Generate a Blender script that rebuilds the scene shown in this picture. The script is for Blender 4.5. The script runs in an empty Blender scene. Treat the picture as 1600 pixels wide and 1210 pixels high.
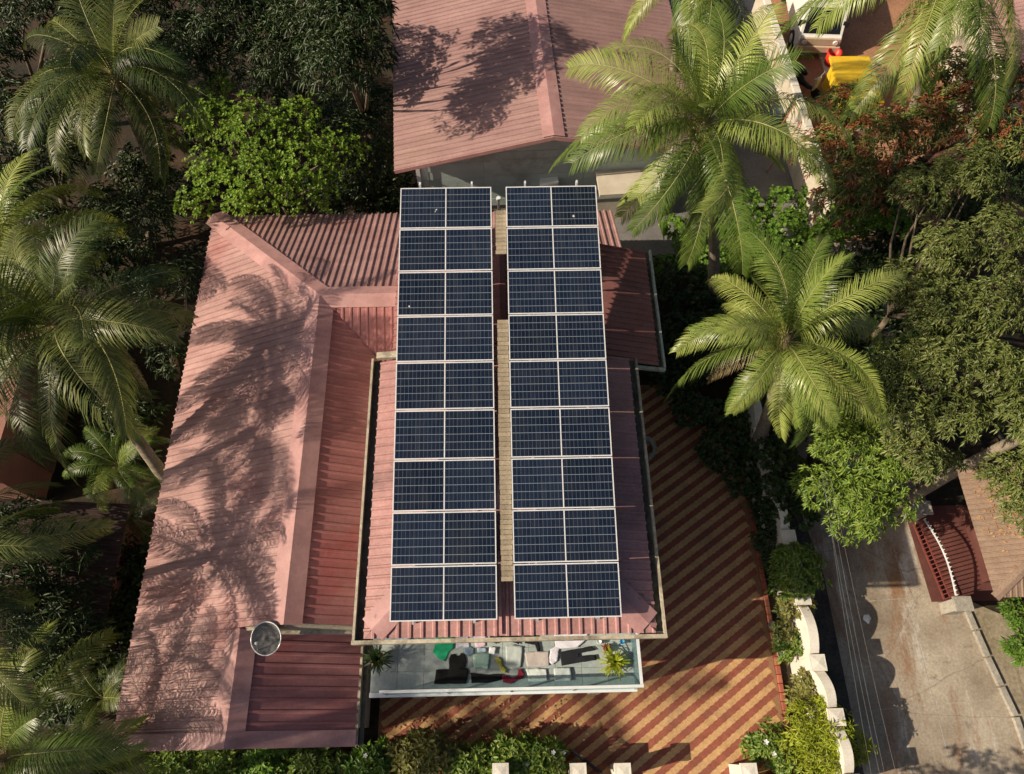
import bpy, bmesh, math
import numpy as np
from mathutils import Vector, Matrix, noise as mnoise
rng = np.random.default_rng(7)
R = math.radians
sc = bpy.context.scene
col = sc.collection

# ------------------------------------------------------------------ camera
F_PX, PITCH, YAW, ROLL, CAM_H = 1150.0, R(64.04), R(-1.85), R(.68), 21.41
_fw = np.array([-math.sin(YAW)*math.cos(PITCH), math.cos(YAW)*math.cos(PITCH), -math.sin(PITCH)])
_rt = np.array([math.cos(YAW), math.sin(YAW), 0.0])
_up = np.cross(_rt, _fw)
_r2 = _rt*math.cos(ROLL)+_up*math.sin(ROLL)
_u2 = -_rt*math.sin(ROLL)+_up*math.cos(ROLL)
cam = bpy.data.cameras.new('camera')
cam.sensor_width = 36; cam.lens = F_PX/1600*36; cam.clip_end = 600
camo = bpy.data.objects.new('camera', cam); col.objects.link(camo)
camo.matrix_world = Matrix(((_r2[0], _u2[0], -_fw[0], 0), (_r2[1], _u2[1], -_fw[1], 0), (_r2[2], _u2[2], -_fw[2], CAM_H), (0, 0, 0, 1)))
sc.camera = camo

# ------------------------------------------------------------------ sky, sun, exposure
SUN_EL, SUN_AZ = R(34), R(257)
w = bpy.data.worlds.new('World'); sc.world = w; w.use_nodes = True
nt = w.node_tree; bg = nt.nodes['Background']
sky = nt.nodes.new('ShaderNodeTexSky'); sky.sky_type = 'NISHITA'; sky.sun_disc = False
sky.sun_elevation = SUN_EL; sky.sun_rotation = SUN_AZ; sky.dust_density = 4.0; sky.air_density = .8; sky.ozone_density = .6
nt.links.new(sky.outputs[0], bg.inputs[0]); bg.inputs[1].default_value = .062
sl = bpy.data.lights.new('sun', 'SUN'); sl.energy = 5.0; sl.angle = R(.5); sl.color = (1, .85, .65)
so = bpy.data.objects.new('sun', sl); col.objects.link(so)
to_sun = Vector((math.sin(SUN_AZ)*math.cos(SUN_EL), math.cos(SUN_AZ)*math.cos(SUN_EL), math.sin(SUN_EL)))
so.rotation_euler = (-to_sun).to_track_quat('-Z', 'Y').to_euler()
so.location = (-20, -5, 30)
vs = sc.view_settings; vs.view_transform = 'Standard'; vs.look = 'None'; vs.exposure = 0.25; vs.gamma = 1

# ------------------------------------------------------------------ helpers
def at(px, py, h):
    """plan position of a photograph pixel at a real height h (metres)"""
    d = _fw+_r2*(px-800)/F_PX-_u2*(py-605)/F_PX
    t = (h-CAM_H)/d[2]
    return float(d[0]*t), float(d[1]*t)

def at3(px, py, h):
    x, y = at(px, py, h); return Vector((x, y, h))

def tag(o, label=None, cat=None, group=None, kind=None):
    if label: o['label'] = label
    if cat: o['category'] = cat
    if group: o['group'] = group
    if kind: o['kind'] = kind
    return o

def empty(name, loc=(0, 0, 0), rz=0, label=None, cat=None, group=None):
    o = bpy.data.objects.new(name, None); col.objects.link(o)
    o.location = loc; o.rotation_euler = (0, 0, rz); o.empty_display_size = .2
    return tag(o, label, cat, group)

def link(name, me, parent=None, world=False):
    o = bpy.data.objects.new(name, me); col.objects.link(o)
    if parent is not None:
        o.parent = parent
        if world:                                   # mesh is in world coordinates
            o.matrix_parent_inverse = pmat(parent).inverted()
    return o

def pmat(o):
    m = Matrix.LocRotScale(o.location, o.rotation_euler, o.scale)
    return (pmat(o.parent) @ o.matrix_parent_inverse @ m) if o.parent else m

def npmesh(name, V, Fq, mats, uv=None, midx=None, smooth=True):
    """mesh from numpy: V (n,3), Fq list/array of faces (rows of equal length, or list of arrays)"""
    me = bpy.data.meshes.new(name)
    V = np.asarray(V, np.float32)
    blocks = Fq if isinstance(Fq, list) else [Fq]
    blocks = [np.asarray(b, np.int32) for b in blocks if len(b)]
    me.vertices.add(len(V)); me.vertices.foreach_set('co', V.ravel())
    loops = np.concatenate([b.ravel() for b in blocks])
    tot = np.concatenate([np.full(len(b), b.shape[1], np.int32) for b in blocks])
    st = np.concatenate([[0], np.cumsum(tot)[:-1]]).astype(np.int32)
    me.loops.add(len(loops)); me.loops.foreach_set('vertex_index', loops)
    me.polygons.add(len(tot)); me.polygons.foreach_set('loop_start', st); me.polygons.foreach_set('loop_total', tot)
    for m in (mats if isinstance(mats, (list, tuple)) else [mats]): me.materials.append(m)
    if midx is not None: me.polygons.foreach_set('material_index', np.asarray(midx, np.int32))
    me.polygons.foreach_set('use_smooth', np.full(len(tot), bool(smooth)))
    if uv is not None:
        u = me.uv_layers.new(name='UVMap'); u.data.foreach_set('uv', np.asarray(uv, np.float32)[loops].ravel())
    me.update(calc_edges=True); me.validate()
    return me

class MB:
    def __init__(s): s.v = []; s.f = []; s.m = []
    def add(s, vs_, fs, mi=0):
        b = len(s.v); s.v += [tuple(map(float, q)) for q in vs_]
        for q in fs: s.f.append(tuple(b+i for i in q)); s.m.append(mi)
        return s
    def box(s, x0, x1, y0, y1, z0, z1, mi=0, M=None):
        vs_ = [(x, y, z) for z in (z0, z1) for y in (y0, y1) for x in (x0, x1)]
        if M is not None: vs_ = [M @ Vector(q) for q in vs_]
        return s.add(vs_, [(0, 2, 3, 1), (4, 5, 7, 6), (0, 1, 5, 4), (1, 3, 7, 5), (3, 2, 6, 7), (2, 0, 4, 6)], mi)
    def bar(s, a, b, wd, ht, mi=0, up=(0, 0, 1)):
        a, b = Vector(a), Vector(b); d = (b-a).normalized(); upv = Vector(up)
        sd = d.cross(upv)
        if sd.length < 1e-4: sd = d.cross(Vector((0, 1, 0)))
        sd.normalize(); u2 = sd.cross(d)
        q = [p+sd*sx*wd/2+u2*sz*ht/2 for p in (a, b) for sx, sz in ((-1, -1), (1, -1), (1, 1), (-1, 1))]
        return s.add(q, [(3, 2, 1, 0), (4, 5, 6, 7), (0, 1, 5, 4), (1, 2, 6, 5), (2, 3, 7, 6), (3, 0, 4, 7)], mi)
    def tube(s, pts, rads, n=8, mi=0, cap=True):
        pts = [Vector(p) for p in pts]; rings = []; b = len(s.v)
        ref = Vector((.31, .87, .11))
        for i, p in enumerate(pts):
            d = (pts[min(i+1, len(pts)-1)]-pts[max(i-1, 0)]).normalized()
            u = d.cross(ref).normalized(); v = d.cross(u)
            r = rads[i] if hasattr(rads, '__len__') else rads
            s.v += [tuple(p+(u*math.cos(2*math.pi*k/n)+v*math.sin(2*math.pi*k/n))*r) for k in range(n)]
        for i in range(len(pts)-1):
            for k in range(n):
                s.f.append((b+i*n+k, b+i*n+(k+1) % n, b+(i+1)*n+(k+1) % n, b+(i+1)*n+k)); s.m.append(mi)
        if cap:
            s.f.append(tuple(b+k for k in range(n))[::-1]); s.m.append(mi)
            e = b+(len(pts)-1)*n; s.f.append(tuple(e+k for k in range(n))); s.m.append(mi)
        return s
    def lathe(s, prof, c=(0, 0, 0), n=20, mi=0):
        b = len(s.v); c = Vector(c)
        for r, z in prof:
            s.v += [(c.x+r*math.cos(2*math.pi*k/n), c.y+r*math.sin(2*math.pi*k/n), c.z+z) for k in range(n)]
        for i in range(len(prof)-1):
            for k in range(n):
                s.f.append((b+i*n+k, b+i*n+(k+1) % n, b+(i+1)*n+(k+1) % n, b+(i+1)*n+k)); s.m.append(mi)
        return s
    def prism(s, poly, z0, z1, mi=0):
        n = len(poly)
        return s.add([(x, y, z0) for x, y in poly]+[(x, y, z1) for x, y in poly],
                     [tuple(range(n))[::-1], tuple(range(n, 2*n))]+[(i, (i+1) % n, n+(i+1) % n, n+i) for i in range(n)], mi)
    def mesh(s, name, mats, smooth=False):
        me = bpy.data.meshes.new(name); me.from_pydata(s.v, [], s.f)
        for m in (mats if isinstance(mats, (list, tuple)) else [mats]): me.materials.append(m)
        me.polygons.foreach_set('material_index', np.array(s.m, np.int32))
        if smooth: me.polygons.foreach_set('use_smooth', np.ones(len(s.f), bool))
        me.update(); return me
    def build(s, name, mats, parent=None, smooth=False, world=True, bevel=0):
        o = link(name, s.mesh(name, mats, smooth), parent, world)
        if bevel:
            b = o.modifiers.new('bevel', 'BEVEL'); b.width = bevel; b.segments = 2; b.limit_method = 'ANGLE'
        return o

# ------------------------------------------------------------------ materials
def nodes_of(name):
    m = bpy.data.materials.new(name); m.use_nodes = True
    return m, m.node_tree, m.node_tree.nodes, m.node_tree.links, m.node_tree.nodes['Principled BSDF']

def rgba(c): return (c[0], c[1], c[2], 1)

def noise(N, L, vec, scale, detail=5, rough=.6, stretch=None):
    n = N.new('ShaderNodeTexNoise'); n.inputs['Scale'].default_value = scale
    n.inputs['Detail'].default_value = detail; n.inputs['Roughness'].default_value = rough
    if stretch:
        mp = N.new('ShaderNodeMapping'); mp.inputs['Scale'].default_value = stretch
        L.new(vec, mp.inputs[0]); vec = mp.outputs[0]
    L.new(vec, n.inputs['Vector']); return n.outputs[0]

def ramp(N, L, fac, a, b, ca=(0, 0, 0), cb=(1, 1, 1)):
    r = N.new('ShaderNodeValToRGB'); e = r.color_ramp.elements
    e[0].position = a; e[1].position = b; e[0].color = rgba(ca); e[1].color = rgba(cb)
    L.new(fac, r.inputs[0]); return r.outputs[0]

def mix(N, L, fac, a, b, mode='MIX'):
    m = N.new('ShaderNodeMix'); m.data_type = 'RGBA'; m.blend_type = mode
    for v, s in ((fac, m.inputs[0]), (a, m.inputs[6]), (b, m.inputs[7])):
        if isinstance(v, (int, float)): s.default_value = v
        elif isinstance(v, tuple): s.default_value = rgba(v)
        else: L.new(v, s)
    return m.outputs[2]

def objrand(N, L, c, amt):
    oi = N.new('ShaderNodeObjectInfo'); h = N.new('ShaderNodeHueSaturation')
    mr = N.new('ShaderNodeMapRange'); mr.inputs[3].default_value = 1-amt; mr.inputs[4].default_value = 1+amt
    L.new(oi.outputs['Random'], mr.inputs[0]); L.new(mr.outputs[0], h.inputs['Value']); L.new(c, h.inputs['Color'])
    return h.outputs[0]

def surf(name, c1, c2, scale=2.0, rough=.75, lo=.35, hi=.65, fine=.25, fscale=30, bump=.0, bscale=60, rnd=0, spec=.4, metal=0, stain=None, sscale=.5, slo=.5, shi=.7, stretch=None, streak=None):
    m, t, N, L, P = nodes_of(name)
    g = N.new('ShaderNodeNewGeometry').outputs['Position']
    c = ramp(N, L, noise(N, L, g, scale, stretch=stretch), lo, hi, c1, c2)
    if stain:
        c = mix(N, L, ramp(N, L, noise(N, L, g, sscale, 6, .65), slo, shi), c, stain)
    if fine:
        k = ramp(N, L, noise(N, L, g, fscale, 4), .3, .7, (1-fine,)*3, (1+fine*.4,)*3)
        c = mix(N, L, 1.0, c, k, 'MULTIPLY')
    if streak:
        k = ramp(N, L, noise(N, L, g, 1.0, 6, .7, stretch=streak), .38, .72, (.80, .78, .78), (1.08, 1.07, 1.07))
        c = mix(N, L, 1.0, c, k, 'MULTIPLY')
        sp = ramp(N, L, noise(N, L, g, 5.5, 3, .5), .70, .73)
        c = mix(N, L, mix(N, L, .6, (0, 0, 0), sp), c, (.20, .12, .09))
    if rnd: c = objrand(N, L, c, rnd)
    L.new(c, P.inputs['Base Color']); P.inputs['Roughness'].default_value = rough
    P.inputs['Specular IOR Level'].default_value = spec; P.inputs['Metallic'].default_value = metal
    if bump:
        b = N.new('ShaderNodeBump'); b.inputs['Strength'].default_value = bump; b.inputs['Distance'].default_value = .02
        L.new(noise(N, L, g, bscale, 4), b.inputs['Height']); L.new(b.outputs[0], P.inputs['Normal'])
    return m

def leafmat(name, c1, c2, rough=.45, trans=.25, rnd=.12, cscale=1.3, spec=.4, pal=None):
    m, t, N, L, P = nodes_of(name)
    g = N.new('ShaderNodeNewGeometry')
    c = mix(N, L, g.outputs['Random Per Island'], c1, c2)
    k = ramp(N, L, noise(N, L, g.outputs['Position'], cscale, 3), .3, .7, (.72,)*3, (1.2,)*3)
    c = mix(N, L, 1.0, c, k, 'MULTIPLY')
    if pal:
        oi = N.new('ShaderNodeObjectInfo')
        c = mix(N, L, ramp(N, L, oi.outputs['Random'], .15, .95), c, mix(N, L, g.outputs['Random Per Island'], *pal))
    if rnd: c = objrand(N, L, c, rnd)
    L.new(c, P.inputs['Base Color']); P.inputs['Roughness'].default_value = rough
    P.inputs['Specular IOR Level'].default_value = spec
    tr = N.new('ShaderNodeBsdfTranslucent'); ms = N.new('ShaderNodeMixShader'); ms.inputs[0].default_value = trans
    ct = mix(N, L, 1.0, c, (1.25, 1.2, .6), 'MULTIPLY')
    L.new(ct, tr.inputs[0]); L.new(P.outputs[0], ms.inputs[1]); L.new(tr.outputs[0], ms.inputs[2])
    L.new(ms.outputs[0], t.nodes['Material Output'].inputs[0])
    return m

M = {}
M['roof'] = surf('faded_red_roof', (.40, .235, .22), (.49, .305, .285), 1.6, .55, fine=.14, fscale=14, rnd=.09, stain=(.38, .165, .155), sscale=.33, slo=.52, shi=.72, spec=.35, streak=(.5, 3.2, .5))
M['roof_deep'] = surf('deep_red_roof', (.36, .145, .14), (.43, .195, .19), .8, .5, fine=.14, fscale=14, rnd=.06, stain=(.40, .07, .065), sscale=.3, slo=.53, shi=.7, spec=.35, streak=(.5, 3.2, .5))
M['roof_cap'] = surf('faded_ridge_cap', (.46, .255, .245), (.53, .31, .295), 2, .5, fine=.1, fscale=20, stain=(.41, .195, .185), sscale=.6, slo=.5, shi=.8, streak=(1.5, 1.5, 1))
M['roof_main'] = surf('weathered_roof', (.43, .23, .215), (.51, .285, .27), 1.8, .6, fine=.2, fscale=18, rnd=.07, stain=(.17, .10, .10), sscale=.9, slo=.52, shi=.78, streak=(.5, 3.2, .5))
M['roof_dark'] = surf('dark_red_roof', (.33, .14, .13), (.40, .185, .175), 1.4, .5, fine=.2, fscale=18, rnd=.08, stain=(.10, .07, .07), sscale=.7, slo=.55, shi=.78, streak=(.5, 3.2, .5))
M['roof_top'] = surf('dusty_pink_roof', (.355, .215, .205), (.41, .26, .245), 1.2, .6, fine=.12, fscale=14, rnd=.05, stain=(.37, .24, .21), sscale=.25, streak=(.5, 3.2, .5))
M['roof_brown'] = surf('brown_tile_roof', (.23, .155, .11), (.30, .21, .155), 2.2, .75, fine=.25, fscale=25, rnd=.1, stain=(.30, .14, .11), sscale=.5, slo=.62, shi=.8)
M['plaster'] = surf('cream_plaster', (.52, .46, .37), (.62, .56, .46), 1.5, .85, fine=.15, stain=(.32, .28, .22), sscale=.8, slo=.55, shi=.85)
M['white_wall'] = surf('white_limewash', (.66, .62, .54), (.76, .73, .66), 1.5, .85, fine=.15, stain=(.38, .36, .28), sscale=1.1, slo=.55, shi=.85)
M['teal_board'] = surf('grey_teal_cladding', (.42, .51, .50), (.50, .59, .57), 1.5, .6, fine=.1, rnd=.05, stain=(.26, .28, .25), sscale=.8)
M['moss'] = surf('mossy_gutter', (.05, .055, .045), (.13, .13, .10), 4, .9, fine=.35, fscale=25)
M['rim'] = surf('beige_gutter_rim', (.42, .37, .27), (.55, .50, .39), 3, .75, fine=.3, fscale=15, stain=(.14, .12, .09), sscale=1.6, slo=.52, shi=.7)
M['pale_gutter'] = surf('pale_gutter_paint', (.34, .40, .37), (.52, .57, .53), 3, .6, fine=.3, fscale=15, stain=(.14, .15, .13), sscale=2, slo=.55, shi=.75)
M['alu'] = surf('anodised_frame', (.72, .73, .74), (.80, .81, .82), 5, .35, fine=.06, spec=.6, metal=.15)
M['steel'] = surf('galvanised_steel', (.42, .43, .44), (.55, .56, .57), 6, .5, fine=.15, metal=.6)
M['tan'] = surf('tan_walkway_board', (.27, .22, .15), (.35, .29, .205), 4, .8, fine=.25, fscale=20, rnd=.14)
M['soil'] = surf('laterite_soil', (.028, .021, .013), (.085, .045, .024), .55, .95, lo=.4, hi=.7, fine=.45, fscale=9, bump=.5, bscale=8, stain=(.02, .022, .012), sscale=1.3, slo=.45, shi=.62)
M['dirt'] = surf('orange_dirt', (.30, .15, .085), (.40, .21, .12), .8, .95, fine=.25, fscale=8, bump=.3, bscale=15)
def roadmat():
    m, t, N, L, P = nodes_of('road_concrete')
    g = N.new('ShaderNodeNewGeometry').outputs['Position']
    c = ramp(N, L, noise(N, L, g, .45, 7, .62), .34, .64, (.22, .175, .125), (.47, .41, .325))
    c = mix(N, L, ramp(N, L, noise(N, L, g, .7, 6, .65, stretch=(1.6, .5, 1)), .52, .66), c, (.27, .155, .09))
    c = mix(N, L, ramp(N, L, noise(N, L, g, .9, 7, .7, stretch=(1.2, .35, 1)), .56, .68), c, (.60, .57, .51))
    c = mix(N, L, ramp(N, L, noise(N, L, g, 2.6, 7, .7), .58, .72), c, (.17, .145, .115))
    v = N.new('ShaderNodeTexVoronoi'); v.feature = 'DISTANCE_TO_EDGE'; v.inputs['Scale'].default_value = .55
    wv = mix(N, L, .18, g, N.new('ShaderNodeTexNoise').outputs[1]); L.new(wv, v.inputs['Vector'])
    c = mix(N, L, ramp(N, L, v.outputs['Distance'], .0, .008, (.45, .45, .45), (0, 0, 0)), c, (.15, .12, .09))
    k = ramp(N, L, noise(N, L, g, 14, 5), .3, .7, (.72,)*3, (1.1,)*3); c = mix(N, L, 1.0, c, k, 'MULTIPLY')
    L.new(c, P.inputs['Base Color']); P.inputs['Roughness'].default_value = .85
    b = N.new('ShaderNodeBump'); b.inputs['Strength'].default_value = .35; b.inputs['Distance'].default_value = .02
    L.new(noise(N, L, g, 22, 5), b.inputs['Height']); L.new(b.outputs[0], P.inputs['Normal'])
    return m
M['concrete'] = roadmat()
M['yard'] = surf('grey_yard_concrete', (.15, .145, .145), (.22, .21, .205), .7, .85, fine=.2, fscale=10)
M['kerb'] = surf('weathered_kerb', (.30, .28, .24), (.42, .39, .33), 2, .9, fine=.3, fscale=14)
M['drain'] = surf('dark_drain', (.05, .045, .04), (.10, .09, .075), 1.5, .95, fine=.35, fscale=12, bump=.4, bscale=20)
M['verge'] = surf('dusty_verge', (.33, .28, .20), (.24, .20, .13), 1.1, .95, fine=.35, fscale=10, bump=.4, bscale=18)
M['pave_red'] = surf('red_paver', (.27, .08, .05), (.34, .11, .07), 3, .8, fine=.25, fscale=20, rnd=.05, stain=(.17, .08, .06), sscale=1.2, slo=.5, shi=.8)
M['pave_yel'] = surf('ochre_paver', (.52, .31, .14), (.62, .385, .19), 3, .8, fine=.25, fscale=20, rnd=.05, stain=(.32, .20, .11), sscale=1.2, slo=.5, shi=.8)
M['joint'] = surf('sand_joint', (.26, .14, .075), (.32, .18, .10), 4, .95)
M['brick'] = surf('red_edging_brick', (.30, .08, .05), (.40, .13, .08), 4, .85, fine=.25, rnd=.15)
M['tile'] = surf('grey_balcony_tile', (.31, .37, .37), (.39, .45, .445), 2.5, .45, fine=.15, fscale=14, rnd=.05)
M['rail'] = surf('white_rail', (.66, .70, .72), (.74, .78, .80), 3, .35, fine=.05)
M['trunk'] = surf('palm_bark', (.20, .165, .12), (.33, .28, .21), 3, .9, fine=.3, fscale=22, bump=.5, bscale=18, stretch=(1, 1, 5))
M['bark'] = surf('tree_bark', (.13, .10, .07), (.22, .17, .12), 4, .9, fine=.3, bump=.5, bscale=25)
M['coconut'] = surf('young_coconut', (.42, .30, .07), (.50, .40, .12), 6, .5, rnd=.15)
M['fibre'] = surf('coconut_fibre', (.30, .21, .12), (.42, .31, .19), 5, .9, fine=.3)
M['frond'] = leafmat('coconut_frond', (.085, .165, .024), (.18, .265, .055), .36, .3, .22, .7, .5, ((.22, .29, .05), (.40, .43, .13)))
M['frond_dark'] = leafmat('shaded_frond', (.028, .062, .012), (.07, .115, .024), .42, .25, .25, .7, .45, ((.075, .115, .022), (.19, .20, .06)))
M['frond_dry'] = leafmat('dry_frond', (.24, .19, .09), (.34, .26, .13), .6, .2, .2, .7)
M['rachis'] = surf('frond_rib', (.26, .27, .09), (.34, .33, .13), 3, .5)
M['mango'] = leafmat('mango_leaf', (.085, .125, .025), (.20, .225, .065), .42, .2, .1, .9)
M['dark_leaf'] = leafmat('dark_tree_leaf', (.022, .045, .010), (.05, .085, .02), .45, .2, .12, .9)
M['red_leaf'] = leafmat('young_red_leaf', (.25, .075, .03), (.33, .15, .06), .45, .25, .1, .9)
M['bright_leaf'] = leafmat('bright_green_leaf', (.12, .235, .02), (.28, .40, .055), .45, .35, .08, 1.2)
M['vine_leaf'] = leafmat('vine_leaf', (.08, .19, .022), (.18, .29, .04), .4, .3, .1, 1.2)
M['shrub'] = leafmat('shrub_leaf', (.085, .17, .02), (.25, .33, .055), .4, .25, .15, 2)
M['lime'] = leafmat('lime_leaf', (.28, .36, .02), (.40, .44, .045), .45, .35, .05, 2)
M['olive'] = leafmat('olive_leaf', (.16, .17, .04), (.26, .25, .07), .45, .25, .1, 2)
M['petal'] = surf('white_petal', (.8, .8, .8), (.85, .85, .85), 5, .6, fine=0)
M['terra'] = surf('terracotta_pot', (.30, .13, .08), (.38, .18, .11), 5, .85)
M['black_plastic'] = surf('black_plastic', (.015, .015, .016), (.03, .03, .032), 5, .45)
M['rubber'] = surf('tyre_rubber', (.02, .02, .02), (.03, .03, .03), 5, .8)
M['litter'] = surf('fallen_leaf', (.36, .20, .09), (.46, .29, .14), 30, .8, fine=.3)
M['cable'] = surf('grey_cable', (.10, .10, .095), (.15, .15, .14), 3, .6)
M['red_iron'] = surf('red_gate_paint', (.16, .035, .028), (.22, .06, .048), 6, .65)
M['white_iron'] = surf('pale_gate_paint', (.5, .52, .53), (.62, .63, .64), 6, .5)
M['maroon_floor'] = surf('maroon_yard_floor', (.10, .035, .03), (.15, .055, .045), 1.5, .8)
M['van_white'] = surf('white_vehicle_paint', (.74, .73, .70), (.80, .79, .77), 2, .35, fine=.05)
M['beige_paint'] = surf('beige_vehicle_paint', (.52, .38, .27), (.58, .45, .33), 2, .4, fine=.1)
M['blue_paint'] = surf('blue_trim_paint', (.02, .19, .42), (.03, .25, .5), 3, .45)
M['yellow'] = surf('yellow_wall_paint', (.72, .45, .02), (.82, .56, .03), 1.5, .65, fine=.15, stain=(.5, .33, .08), sscale=1.5, slo=.55, shi=.8)
M['red_plastic'] = surf('red_plastic', (.60, .03, .015), (.66, .05, .03), 3, .4)
M['dark_hole'] = surf('dark_interior', (.01, .01, .012), (.02, .02, .02), 3, .6)
M['outwall'] = surf('pink_outbuilding_wall', (.30, .14, .11), (.36, .18, .14), 1.2, .8, fine=.15)
M['outroof'] = surf('old_brown_sheet', (.045, .026, .022), (.075, .042, .034), 1.5, .8, fine=.25, rnd=.08)
M['dish'] = surf('grey_dish_mesh', (.10, .10, .10), (.15, .15, .15), 8, .6, metal=.3)

def glassmat(name, c, alpha):
    m, t, N, L, P = nodes_of(name)
    tr = N.new('ShaderNodeBsdfTransparent'); ms = N.new('ShaderNodeMixShader'); ms.inputs[0].default_value = alpha
    tr.inputs[0].default_value = (.80, .93, .95, 1)
    P.inputs['Base Color'].default_value = rgba(c); P.inputs['Roughness'].default_value = .08
    L.new(tr.outputs[0], ms.inputs[1]); L.new(P.outputs[0], ms.inputs[2]); L.new(ms.outputs[0], N['Material Output'].inputs[0])
    return m
M['glass'] = glassmat('railing_glass', (.25, .42, .48), .35)
def darkglass():
    m, t, N, L, P = nodes_of('windscreen_glass')
    P.inputs['Base Color'].default_value = (.012, .012, .014, 1); P.inputs['Roughness'].default_value = .1
    return m
M['screen'] = darkglass()

def cellmat():
    """half-cut solar cells: uv counts cells (12 x 6 per half module)"""
    m, t, N, L, P = nodes_of('solar_cells')
    uv = N.new('ShaderNodeUVMap'); sep = N.new('ShaderNodeSeparateXYZ'); L.new(uv.outputs[0], sep.inputs[0])
    def edge(o, wd):
        f = N.new('ShaderNodeMath'); f.operation = 'FRACT'; L.new(o, f.inputs[0])
        a = N.new('ShaderNodeMath'); a.operation = 'PINGPONG'; a.inputs[1].default_value = .5; L.new(f.outputs[0], a.inputs[0])
        l = N.new('ShaderNodeMath'); l.operation = 'LESS_THAN'; l.inputs[1].default_value = wd; L.new(a.outputs[0], l.inputs[0])
        return l.outputs[0]
    fl = []
    for i in (0, 1):
        q = N.new('ShaderNodeMath'); q.operation = 'FLOOR'; L.new(sep.outputs[i], q.inputs[0]); fl.append(q.outputs[0])
    cb = N.new('ShaderNodeCombineXYZ'); L.new(fl[0], cb.inputs[0]); L.new(fl[1], cb.inputs[1])
    oi = N.new('ShaderNodeObjectInfo'); L.new(oi.outputs['Random'], cb.inputs[2])
    wn = N.new('ShaderNodeTexWhiteNoise'); L.new(cb.outputs[0], wn.inputs[0])
    c = mix(N, L, wn.outputs[0], (.0062, .0115, .026), (.0095, .0165, .036))
    c = objrand(N, L, c, .24)
    g = N.new('ShaderNodeNewGeometry').outputs['Position']
    dust = ramp(N, L, noise(N, L, g, 1.3, 5), .45, .8, (0, 0, 0), (.10, .10, .10))
    c = mix(N, L, dust, c, (.10, .10, .10))
    c = mix(N, L, edge(sep.outputs[0], .06), c, (.058, .078, .108))
    c = mix(N, L, edge(sep.outputs[1], .030), c, (.21, .245, .29))
    spot = ramp(N, L, noise(N, L, g, 3.1, 2, .5), .785, .795)
    c = mix(N, L, spot, c, (.55, .55, .52))
    streak = ramp(N, L, noise(N, L, g, 2.0, 4, .6, stretch=(6, .5, 1)), .5, .85, (0, 0, 0), (.14, .14, .14))
    c = mix(N, L, streak, c, (.16, .16, .15))
    L.new(c, P.inputs['Base Color']); P.inputs['Roughness'].default_value = .22; P.inputs['Specular IOR Level'].default_value = .25
    P.inputs['Coat Weight'].default_value = .15; P.inputs['Coat Roughness'].default_value = .08
    return m
M['cells'] = cellmat()

def cloth_mat(name, c):
    return surf(name, tuple(x*.9 for x in c), c, 8, .95, fine=.15, fscale=40)

# ------------------------------------------------------------------ ground, road, patio
def sheet(name, poly, z, mat, kind='structure', div=0):
    o = MB().add([(x, y, z) for x, y in poly], [tuple(range(len(poly)))]).build(name, mat)
    return tag(o, kind=kind)

sheet('ground', [(-160, -120), (160, -120), (160, 200), (-160, 200)], -.012, M['soil'])
sheet('dirt_yard', [(11.2, 15.5), (19.5, 15.5), (20, 36), (11.6, 36)], -.004, M['dirt'])
sheet('side_yard', [(3.2, 15.4), (11.3, 15.8), (11.3, 34), (3.2, 34)], -.004, M['yard'])
# road: slightly uneven concrete slabs with joints
road = [(9.15, -8), (13.9, -8), (13.6, -.1), (13.0, 3.5), (12.75, 6.5), (13.2, 11), (13.6, 16), (10.3, 16), (9.4, 10.5), (8.9, 6.1), (9.2, 4.2)]
sheet('road', road, .004, M['concrete'])
rd = bpy.data.objects['road']
for k, (a, b) in enumerate([((11.55, -8), (11.35, 12)), ((9.2, .6), (13.5, .85)), ((9.25, 3.4), (12.9, 3.6)), ((9.3, -2.4), (13.7, -2.2))]):
    MB().bar((*a, .0055), (*b, .0055), .02, .004).build('slab_joint', M['kerb'], rd)
sheet('drain', [(8.1, -8), (9.15, -8), (9.2, 4.2), (8.9, 6.1), (9.4, 10.5), (8.2, 10.5), (8.0, 6), (8.1, 2)], -.002, M['drain'])
sheet('verge', [(13.9, -8), (16, -8), (15.6, -.1), (14.2, 2.9), (13.0, 3.5), (13.6, -.1)], .02, M['verge'])
kb = tag(MB().build('kerb', M['kerb']), kind='structure') if False else None
kerb = empty('kerb'); kerb['kind'] = 'structure'
pts = [(13.72, -7), (13.62, -5), (13.62, -3), (13.58, -1.2), (13.5, .4), (13.2, 1.9), (12.98, 3.3)]
for a, b in zip(pts[:-1], pts[1:]):
    n = max(1, int((Vector(b)-Vector(a)).length/.6))
    for i in range(n):
        p, q = Vector(a).lerp(Vector(b), (i+.03)/n), Vector(a).lerp(Vector(b), (i+.97)/n)
        MB().bar((p.x, p.y, .05), (q.x, q.y, .05+rng.uniform(-.01, .01)), .15, .13).build('kerb_stone', M['kerb'], kerb)

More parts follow.
